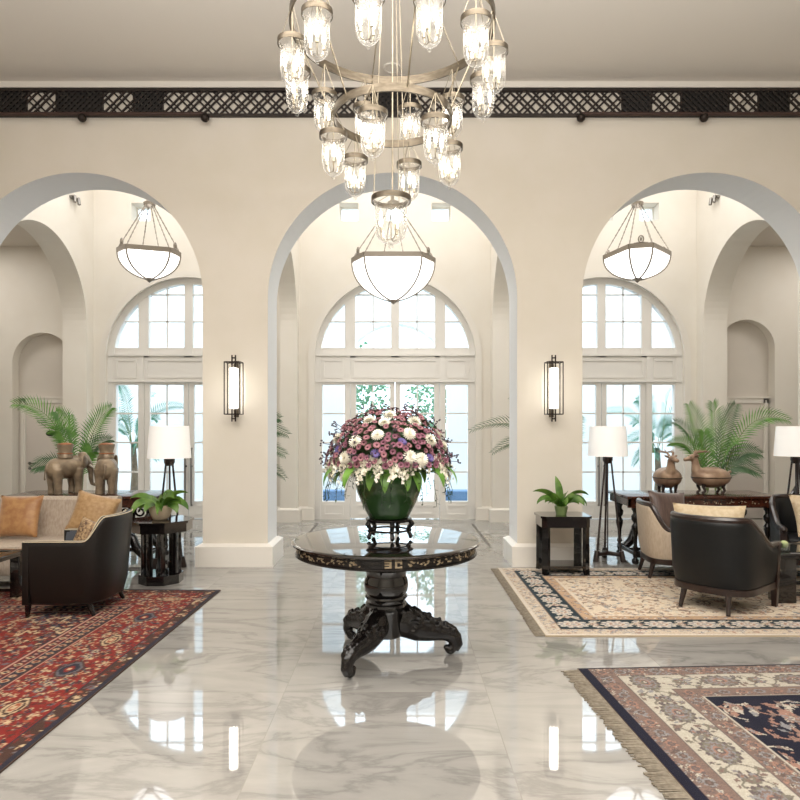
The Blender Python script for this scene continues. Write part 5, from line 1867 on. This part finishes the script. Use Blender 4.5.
class Rug:
    def __init__(s, W, H, res, seed):
        s.W, s.H = W, H
        s.nx, s.ny = int(W / res) + 1, int(H / res) + 1
        s.x = np.linspace(-W / 2, W / 2, s.nx); s.y = np.linspace(-H / 2, H / 2, s.ny)
        s.X, s.Y = np.meshgrid(s.x, s.y)
        s.C = np.zeros((s.ny, s.nx, 3))
        s.D = np.minimum(W / 2 - np.abs(s.X), H / 2 - np.abs(s.Y))
        s.r = random.Random(seed)
        s.rng = np.random.RandomState(seed)

    def band(s, d0, d1, c):
        s.C[(s.D >= d0) & (s.D < d1)] = c

    def win(s, cx, cy, R):
        i0 = max(0, int(np.searchsorted(s.x, cx - R))); i1 = min(s.nx, int(np.searchsorted(s.x, cx + R)) + 1)
        j0 = max(0, int(np.searchsorted(s.y, cy - R))); j1 = min(s.ny, int(np.searchsorted(s.y, cy + R)) + 1)
        if i1 <= i0 or j1 <= j0:
            return None
        return slice(j0, j1), slice(i0, i1)

    def rosette(s, cx, cy, rx, ry, n, cols, rot=0.0, wav=0.16, lim=None):
        w = s.win(cx, cy, max(rx, ry) * 1.3)
        if w is None:
            return
        dx, dy = s.X[w] - cx, s.Y[w] - cy
        c, q = math.cos(rot), math.sin(rot)
        u, v = (dx * c + dy * q) / rx, (-dx * q + dy * c) / ry
        rr = np.hypot(u, v); th = np.arctan2(v, u)
        e = 1 + wav * np.cos(n * th)
        m0 = np.ones_like(rr, bool) if lim is None else ((s.D[w] > lim[0]) & (s.D[w] < lim[1]))
        sub = s.C[w]
        k = len(cols)
        for i, col in enumerate(cols):
            f = 1 - i / k
            ee = e if i % 2 == 0 else 2 - e
            sub[(rr < f * ee) & m0] = col

    def diamond(s, cx, cy, rx, ry, cols, rot=0.0, step=0.0):
        w = s.win(cx, cy, max(rx, ry) * 1.5)
        if w is None:
            return
        dx, dy = s.X[w] - cx, s.Y[w] - cy
        c, q = math.cos(rot), math.sin(rot)
        u, v = np.abs((dx * c + dy * q) / rx), np.abs((-dx * q + dy * c) / ry)
        if step:
            u = np.round(u / step) * step; v = np.round(v / step) * step
        rr = u + v
        hexa = np.maximum(rr * 0.8, np.maximum(u, v))
        sub = s.C[w]
        for i, col in enumerate(cols):
            sub[hexa < 1 - i / len(cols)] = col

    def vine(s, pts, wd, col, lim=None):
        for a, b in zip(pts[:-1], pts[1:]):
            n = max(2, int(math.hypot(b[0] - a[0], b[1] - a[1]) / (wd * 0.7)))
            for i in range(n):
                t = i / n
                cx, cy = a[0] + (b[0] - a[0]) * t, a[1] + (b[1] - a[1]) * t
                w = s.win(cx, cy, wd)
                if w is None:
                    continue
                m = np.hypot(s.X[w] - cx, s.Y[w] - cy) < wd
                if lim:
                    m &= (s.D[w] > lim[0]) & (s.D[w] < lim[1])
                s.C[w][m] = col

    def scatter(s, n, d0, d1, cols, r0, r1, petals=(4, 5, 6), asp=1.8):
        for _ in range(n):
            for _t in range(30):
                cx, cy = s.r.uniform(-s.W / 2, s.W / 2), s.r.uniform(-s.H / 2, s.H / 2)
                d = min(s.W / 2 - abs(cx), s.H / 2 - abs(cy))
                if d0 < d < d1:
                    break
            else:
                continue
            R = s.r.uniform(r0, r1)
            a = s.r.uniform(1.0, asp)
            k = s.r.choice((1, 2, 2, 3))
            s.rosette(cx, cy, R * a, R, s.r.choice(petals), [s.r.choice(cols) for _ in range(k)], s.r.uniform(0, PI), 0.25, (d0, d1))

    def along(s, d, step, fn, ky=1.0):
        """Call fn(cx, cy, ang, index) at even steps along the rectangle at distance d from the edge."""
        hx, hy = s.W / 2 - d, s.H / 2 - d / ky
        for (p, q) in (((-hx, -hy), (hx, -hy)), ((hx, -hy), (hx, hy)), ((hx, hy), (-hx, hy)), ((-hx, hy), (-hx, -hy))):
            Ln = math.hypot(q[0] - p[0], q[1] - p[1])
            n = max(1, int(round(Ln / step)))
            for i in range(n):
                t = i / n
                fn(p[0] + (q[0] - p[0]) * t, p[1] + (q[1] - p[1]) * t, math.atan2(q[1] - p[1], q[0] - p[0]), i)

    def build(s, name, label, loc, rz, base, t=0.012):
        n = s.rng.uniform(0.86, 1.1, (s.ny, s.nx, 1))
        n2 = s.rng.uniform(0.92, 1.06, (s.ny, 1, 1))
        C = np.clip(s.C * n * n2, 0, 1)
        root = thing(name, label, 'rug', loc, rz)
        vs = np.stack([s.X, s.Y, np.full_like(s.X, t)], -1).reshape(-1, 3)
        idx = np.arange(s.nx * s.ny).reshape(s.ny, s.nx)
        fs = np.stack([idx[:-1, :-1], idx[:-1, 1:], idx[1:, 1:], idx[1:, :-1]], -1).reshape(-1, 4)
        me = bpy.data.meshes.new('pile')
        me.from_pydata(vs.tolist(), [], fs.tolist())
        at = me.color_attributes.new('Col', 'FLOAT_COLOR', 'POINT')
        at.data.foreach_set('color', np.concatenate([C.reshape(-1, 3), np.ones((s.nx * s.ny, 1))], 1).ravel())
        me.materials.append(M['rug'])
        o = bpy.data.objects.new('pile', me); COL.objects.link(o); o.parent = root
        b = MB(); b.box(-s.W / 2 - 0.004, s.W / 2 + 0.004, -s.H / 2 - 0.004, s.H / 2 + 0.004, 0.001, t - 0.001)
        b.build('backing', base, root, smooth=False)
        return root


def fringe(root, x, y0, y1, ln, sgn):
    b = MB()
    n = int((y1 - y0) / 0.008)
    for i in range(n):
        y = y0 + (y1 - y0) * i / n
        l = ln * rnd.uniform(0.82, 1.08)
        dy = rnd.uniform(-0.008, 0.008)
        z = rnd.uniform(0.004, 0.009)
        b.box(min(x, x + sgn * 0.01), max(x, x + sgn * 0.01), y, y + 0.0078, 0.001, 0.01)
        vs = [(x, y, 0.0085), (x, y + 0.0065, 0.0085), (x + sgn * l, y + dy + 0.006, z), (x + sgn * l, y + dy + 0.0005, z),
              (x, y, 0.001), (x, y + 0.0065, 0.001), (x + sgn * l, y + dy + 0.006, 0.001), (x + sgn * l, y + dy + 0.0005, 0.001)]
        b.add(vs, [(0, 1, 2, 3), (7, 6, 5, 4), (0, 4, 5, 1), (1, 5, 6, 2), (2, 6, 7, 3), (3, 7, 4, 0)])
    b.build('fringe', 'fringe', root, smooth=False, recalc=False)


# ---- red rug
RED, RED2, NAVY, CREAM, BROWN, RUST, PINK, SLATE = L3(116, 31, 25), L3(92, 28, 24), L3(38, 36, 46), L3(178, 154, 122), L3(64, 42, 34), L3(140, 72, 50), L3(172, 132, 116), L3(90, 86, 90)
g = Rug(3.5, 4.3, 0.009, 11)
g.C[:] = RED
g.band(0, 0.03, NAVY)
g.band(0.03, 0.115, BROWN)
g.scatter(900, 0.03, 0.115, [RED2, CREAM, SLATE, RUST, BROWN], 0.008, 0.018)
g.band(0.115, 0.125, NAVY)
g.band(0.125, 0.60, RED)
g.scatter(9500, 0.13, 0.59, [RED2, BROWN, NAVY, CREAM, RUST, SLATE, BROWN, RED, CREAM], 0.006, 0.015)
def cart(cx, cy, a, i):
    if i % 2:
        g.diamond(cx, cy, 0.15, 0.085, [BROWN, SLATE, NAVY, NAVY, RED, CREAM], a, 0.10)
    else:
        g.diamond(cx, cy, 0.15, 0.07, [BROWN, CREAM, BROWN, CREAM, RUST, CREAM], a, 0.10)
    for k in (-1, 1):
        g.rosette(cx + k * 0.25 * math.cos(a), cy + k * 0.25 * math.sin(a), 0.045, 0.03, 6, [SLATE, CREAM, NAVY], a)
g.along(0.36, 0.62, cart)
g.band(0.60, 0.613, PINK); g.band(0.613, 0.625, BROWN)
g.band(0.625, 0.70, NAVY)
g.along(0.662, 0.085, lambda cx, cy, a, i: g.diamond(cx, cy, 0.034, 0.028, [CREAM, RUST, BROWN] if i % 2 else [RUST, CREAM, NAVY], a, 0.25))
g.band(0.70, 0.712, PINK); g.band(0.712, 0.79, RED2)
g.along(0.75, 0.07, lambda cx, cy, a, i: g.rosette(cx, cy, 0.028, 0.026, 4, [CREAM, NAVY] if i % 2 else [NAVY, PINK], a))
g.band(0.79, 0.803, PINK); g.band(0.803, 0.815, BROWN)
fm = g.D >= 0.815
g.C[fm] = RED
# navy corners and central medallion with stepped cream outline
ax, ay = g.W / 2 - 0.815, g.H / 2 - 0.815
for (sx, sy) in ((-1, -1), (1, -1), (1, 1), (-1, 1)):
    u = (np.abs(np.round((g.X - sx * ax) / 0.05) * 0.05) / 0.62 + np.abs(np.round((g.Y - sy * ay) / 0.05) * 0.05) / 0.95)
    g.C[fm & (u < 1.0)] = CREAM
    g.C[fm & (u < 0.95)] = NAVY
u = np.abs(np.round(g.X / 0.04) * 0.04) / 0.75 + np.abs(np.round(g.Y / 0.04) * 0.04) / 1.15
for lim_, c_ in ((1.0, CREAM), (0.95, RUST), (0.86, NAVY), (0.5, CREAM), (0.46, RED), (0.2, NAVY)):
    g.C[fm & (u < lim_)] = c_
g.scatter(6500, 0.82, 3, [RED2, BROWN, NAVY, CREAM, RUST, RED2, SLATE, RED], 0.008, 0.02)
for k in range(60):
    cx, cy = g.r.uniform(-ax, ax), g.r.uniform(-ay, ay)
    q = [(cx, cy)]
    for _ in range(4):
        q.append((q[-1][0] + g.r.choice((-0.06, 0.06, 0)), q[-1][1] + g.r.choice((-0.07, 0.07))))
    g.vine(q, 0.009, CREAM, (0.82, 3))
g.build('red_rug', 'red Persian rug with navy and cream motifs under the espresso tub chair', (-1.79 - 1.75 - 0.045, 6.5 - 2.15, 0), math.radians(-1.3), 'rugbase')

# ---- beige rug
TAN, SAND, TEAL, ROSE, GREY, BR2, PALE = L3(210, 194, 172), L3(192, 176, 156), L3(30, 46, 54), L3(158, 128, 114), L3(140, 138, 138), L3(118, 98, 86), L3(200, 190, 176)
g = Rug(4.5, 2.46, 0.009, 5)
g.C[:] = TAN
g.band(0, 0.035, PALE); g.band(0.035, 0.15, SAND)
g.scatter(1500, 0.04, 0.145, [GREY, PALE, ROSE, SAND, GREY], 0.006, 0.016)
g.band(0.15, 0.16, BR2); g.band(0.16, 0.41, TEAL)
g.along(0.285, 0.36, lambda cx, cy, a, i: (g.rosette(cx, cy, 0.125, 0.088, 10, [PALE, GREY, PALE, ROSE, PALE, GREY], a, 0.1, (0.16, 0.41)),))
def bud(cx, cy, a, i):
    ox, oy = math.cos(a) * 0.18, math.sin(a) * 0.18
    px_, py_ = -math.sin(a), math.cos(a)
    for s in (-1, 1):
        g.rosette(cx + ox + px_ * 0.07 * s, cy + oy + py_ * 0.07 * s, 0.04, 0.024, 5, [PALE, GREY], a + s * 0.6, 0.2, (0.16, 0.41))
        g.vine([(cx + ox * 0.6, cy + oy * 0.6), (cx + ox + px_ * 0.04 * s, cy + oy + py_ * 0.04 * s), (cx + ox * 1.4 + px_ * 0.09 * s, cy + oy * 1.4 + py_ * 0.09 * s)], 0.008, SAND, (0.16, 0.41))
    g.rosette(cx + ox, cy + oy, 0.03, 0.03, 4, [ROSE, PALE], a, 0.2, (0.16, 0.41))
g.along(0.285, 0.36, bud)
g.band(0.41, 0.42, BR2); g.band(0.42, 0.52, L3(182, 152, 122))
g.scatter(700, 0.425, 0.515, [GREY, ROSE, PALE, BR2], 0.008, 0.016)
g.band(0.52, 0.53, PALE)
g.scatter(1700, 0.54, 3, [L3(168, 136, 118), L3(134, 116, 104), GREY, PALE, L3(186, 158, 132), L3(178, 152, 132)], 0.008, 0.022, asp=2.2)
for k in range(90):
    cx, cy = g.r.uniform(-1.6, 1.6), g.r.uniform(-0.65, 0.65)
    a0 = g.r.uniform(0, 6)
    g.vine([(cx + 0.02 * i * math.cos(a0 + i * 0.35), cy + 0.02 * i * math.sin(a0 + i * 0.35)) for i in range(8)], 0.006, BR2, (0.54, 3))
r2_ = g.build('beige_rug', 'beige floral rug with a dark teal border under the black tub chair', (1.13 + 2.25, 5.03 + 1.23, 0), 0.0, 'rugbase_lt')
fringe(r2_, -2.25, -1.22, 1.22, 0.085, -1)

# ---- navy rug in the foreground
INK, ROSY, ROSY2, IVORY, OLIVE, DUSK, CORAL, MIST = L3(20, 20, 36), L3(114, 95, 87), L3(92, 77, 71), L3(170, 163, 149), L3(112, 106, 95), L3(92, 82, 80), L3(144, 110, 96), L3(126, 124, 124)
g = Rug(3.6, 2.7, 0.0065, 21)
g.C[:] = INK
ex = g.W / 2 - np.abs(g.X)
g.band(0.018, 0.19, ROSY)
g.C[ex < 0.06] = INK
m = (g.D >= 0.018) & (ex >= 0.06) & (g.D < 0.215)
g.C[m] = ROSY
D2 = np.minimum((ex - 0.042) * 1.03, (g.H / 2 - np.abs(g.Y)) * 1.17)
g.D = D2
g.scatter(3600, 0.022, 0.165, [ROSY2, CORAL, MIST, DUSK, IVORY, ROSY2, ROSY], 0.005, 0.012)
g.W -= 0.084
g.along(0.092, 0.12, lambda cx, cy, a, i: g.rosette(cx, cy, 0.036, 0.03, 6, [MIST, ROSY2, ROSY] if i % 2 else [CORAL, DUSK, ROSY], a, 0.12), 1.17)
g.band(0.165, 0.172, DUSK); g.band(0.172, 0.43, IVORY); 
def pal(cx, cy, a, i):
    g.rosette(cx, cy, 0.125, 0.085, 14, [DUSK, OLIVE, MIST, ROSY, MIST, CORAL, DUSK, IVORY], a, 0.07)
    ox, oy = math.cos(a), math.sin(a); nx_, ny_ = -oy, ox
    for s in (-1, 1):
        q = []
        for k in range(15):
            t = k / 14
            q.append((cx + ox * (0.12 + 0.22 * t) + nx_ * s * 0.075 * math.sin(t * 5.2), cy + oy * (0.12 + 0.22 * t) + ny_ * s * 0.075 * math.sin(t * 5.2)))
        g.vine(q, 0.0055, OLIVE, (0.175, 0.43))
        for t in (0.35, 0.75):
            k = int(t * 14)
            g.rosette(q[k][0] + nx_ * s * 0.02, q[k][1] + ny_ * s * 0.02, 0.034, 0.018, 5, [OLIVE, ROSY], a + s * 0.7, 0.2, (0.175, 0.43))
        g.rosette(cx + ox * 0.235 + nx_ * s * 0.03, cy + oy * 0.235 + ny_ * s * 0.03, 0.045, 0.02, 4, [DUSK, MIST, CORAL], a + s * 0.3, 0.2, (0.175, 0.43))
g.along(0.30, 0.46, pal, 1.17)
g.scatter(700, 0.18, 0.42, [OLIVE, ROSY, MIST, DUSK], 0.006, 0.016)
g.band(0.43, 0.437, DUSK); g.band(0.437, 0.565, ROSY)
g.scatter(2600, 0.44, 0.56, [ROSY2, CORAL, MIST, DUSK, IVORY, ROSY2, ROSY], 0.005, 0.012)
g.along(0.50, 0.11, lambda cx, cy, a, i: g.rosette(cx, cy, 0.034, 0.028, 6, [MIST, ROSY2, ROSY] if i % 2 else [CORAL, DUSK, ROSY], a, 0.12), 1.17)
g.band(0.565, 0.574, IVORY); g.band(0.574, 5, INK)
for k in range(110):
    cx, cy = g.r.uniform(-1.2, 1.2), g.r.uniform(-0.75, 0.75)
    a0 = g.r.uniform(0, 6.28); cv = g.r.choice((-1, 1)) * g.r.uniform(0.25, 0.4)
    q = [(cx, cy)]
    for i in range(12):
        q.append((q[-1][0] + 0.03 * math.cos(a0 + i * cv), q[-1][1] + 0.03 * math.sin(a0 + i * cv)))
    g.vine(q, 0.0065, CORAL if k % 2 else IVORY, (0.58, 5))
    for i in (3, 6, 9, 12):
        g.rosette(q[i][0], q[i][1], 0.028, 0.013, 5, [g.r.choice((CORAL, IVORY, MIST, ROSY)), ROSY], a0 + i, 0.25, (0.58, 5))
for k in range(18):
    g.rosette(g.r.uniform(-1.2, 1.2), g.r.uniform(-0.75, 0.75), 0.058, 0.034, 9, [CORAL, ROSY, IVORY, ROSY2], g.r.uniform(0, 3), 0.14, (0.6, 5))
g.scatter(620, 0.58, 5, [CORAL, IVORY, MIST, ROSY, CORAL], 0.008, 0.02, asp=2.4)
g.W += 0.084
ang = math.radians(3.0)
cx = 1.186 + 1.8 * math.cos(ang) + 1.35 * math.sin(ang)
cy = 4.33 + 1.8 * math.sin(ang) - 1.35 * math.cos(ang)
r3_ = g.build('navy_rug', 'navy and ivory floral rug with a fringed edge in the right foreground', (cx, cy, 0), ang, 'rugbase')
fringe(r3_, -1.8, -1.34, 1.34, 0.115, -1)

# ================================================================== light, sky, camera
def area(name, loc, rot, sx, sy, power, c):
    d = bpy.data.lights.new(name, 'AREA')
    d.shape = 'RECTANGLE'; d.size = sx; d.size_y = sy; d.energy = power; d.color = c
    o = bpy.data.objects.new(name, d); COL.objects.link(o)
    o.location = loc; o.rotation_euler = rot
    return o


# fill panels added under the hall ceiling, over and behind the viewer
area('hall_overhead_fill', (0, 1.0, CEIL - 0.02), (0, 0, 0), 9.0, 5.0, HALL, (1.0, 0.98, 0.952))
area('hall_overhead_fill', (0, -3.6, CEIL - 0.02), (0, 0, 0), 9.0, 3.0, HALL * 0.7, (1.0, 0.98, 0.952))
area('hall_upward_fill', (0, 2.2, 4.3), (PI, 0, 0), 6.0, 2.5, UP, (1.0, 0.98, 0.952))  # upward fill added in mid-air to brighten the ceiling
for c in CX:
    area('bay_daylight_fill', (c, 9.7, CEIL2 - 0.02), (0, 0, 0), 3.0, 2.4, BAY, (1.0, 0.995, 0.985))  # added under the closed bay ceiling, stands in for daylight from above
for x in (-7.4, 7.3):
    area('side_room_fill', (x, 10.2, 4.84), (0, 0, 0), 1.0, 1.0, SIDE, (1.0, 0.95, 0.89))  # weak fill added to lift the side rooms

w = bpy.data.worlds.new('sky'); scene.world = w
w.use_nodes = True
bg = w.node_tree.nodes['Background']
bg.inputs[0].default_value = (0.73, 0.88, 1.0, 1)
bg.inputs[1].default_value = SKY

cam = bpy.data.cameras.new('camera')
co = bpy.data.objects.new('camera', cam); COL.objects.link(co)
co.location = (0, 0, 1.6); co.rotation_euler = (PI / 2, 0, 0)
cam.sensor_width = 36; cam.lens = 36 * 650 / 800
cam.shift_y = 30 / 800
cam.clip_end = 200
scene.camera = co

vs = scene.view_settings
scene.display_settings.display_device = 'sRGB'
vs.view_transform = 'Standard'; vs.look = 'None'; vs.gamma = 1.0; vs.use_curve_mapping = False
vs.exposure = EXPO
scene.cycles.max_bounces = 10
scene.cycles.diffuse_bounces = 5
scene.cycles.glossy_bounces = 5
scene.cycles.transparent_max_bounces = 32
scene.cycles.sample_clamp_indirect = 6.0
scene.cycles.use_denoising = True
scene.cycles.caustics_reflective = False
scene.cycles.caustics_refractive = False
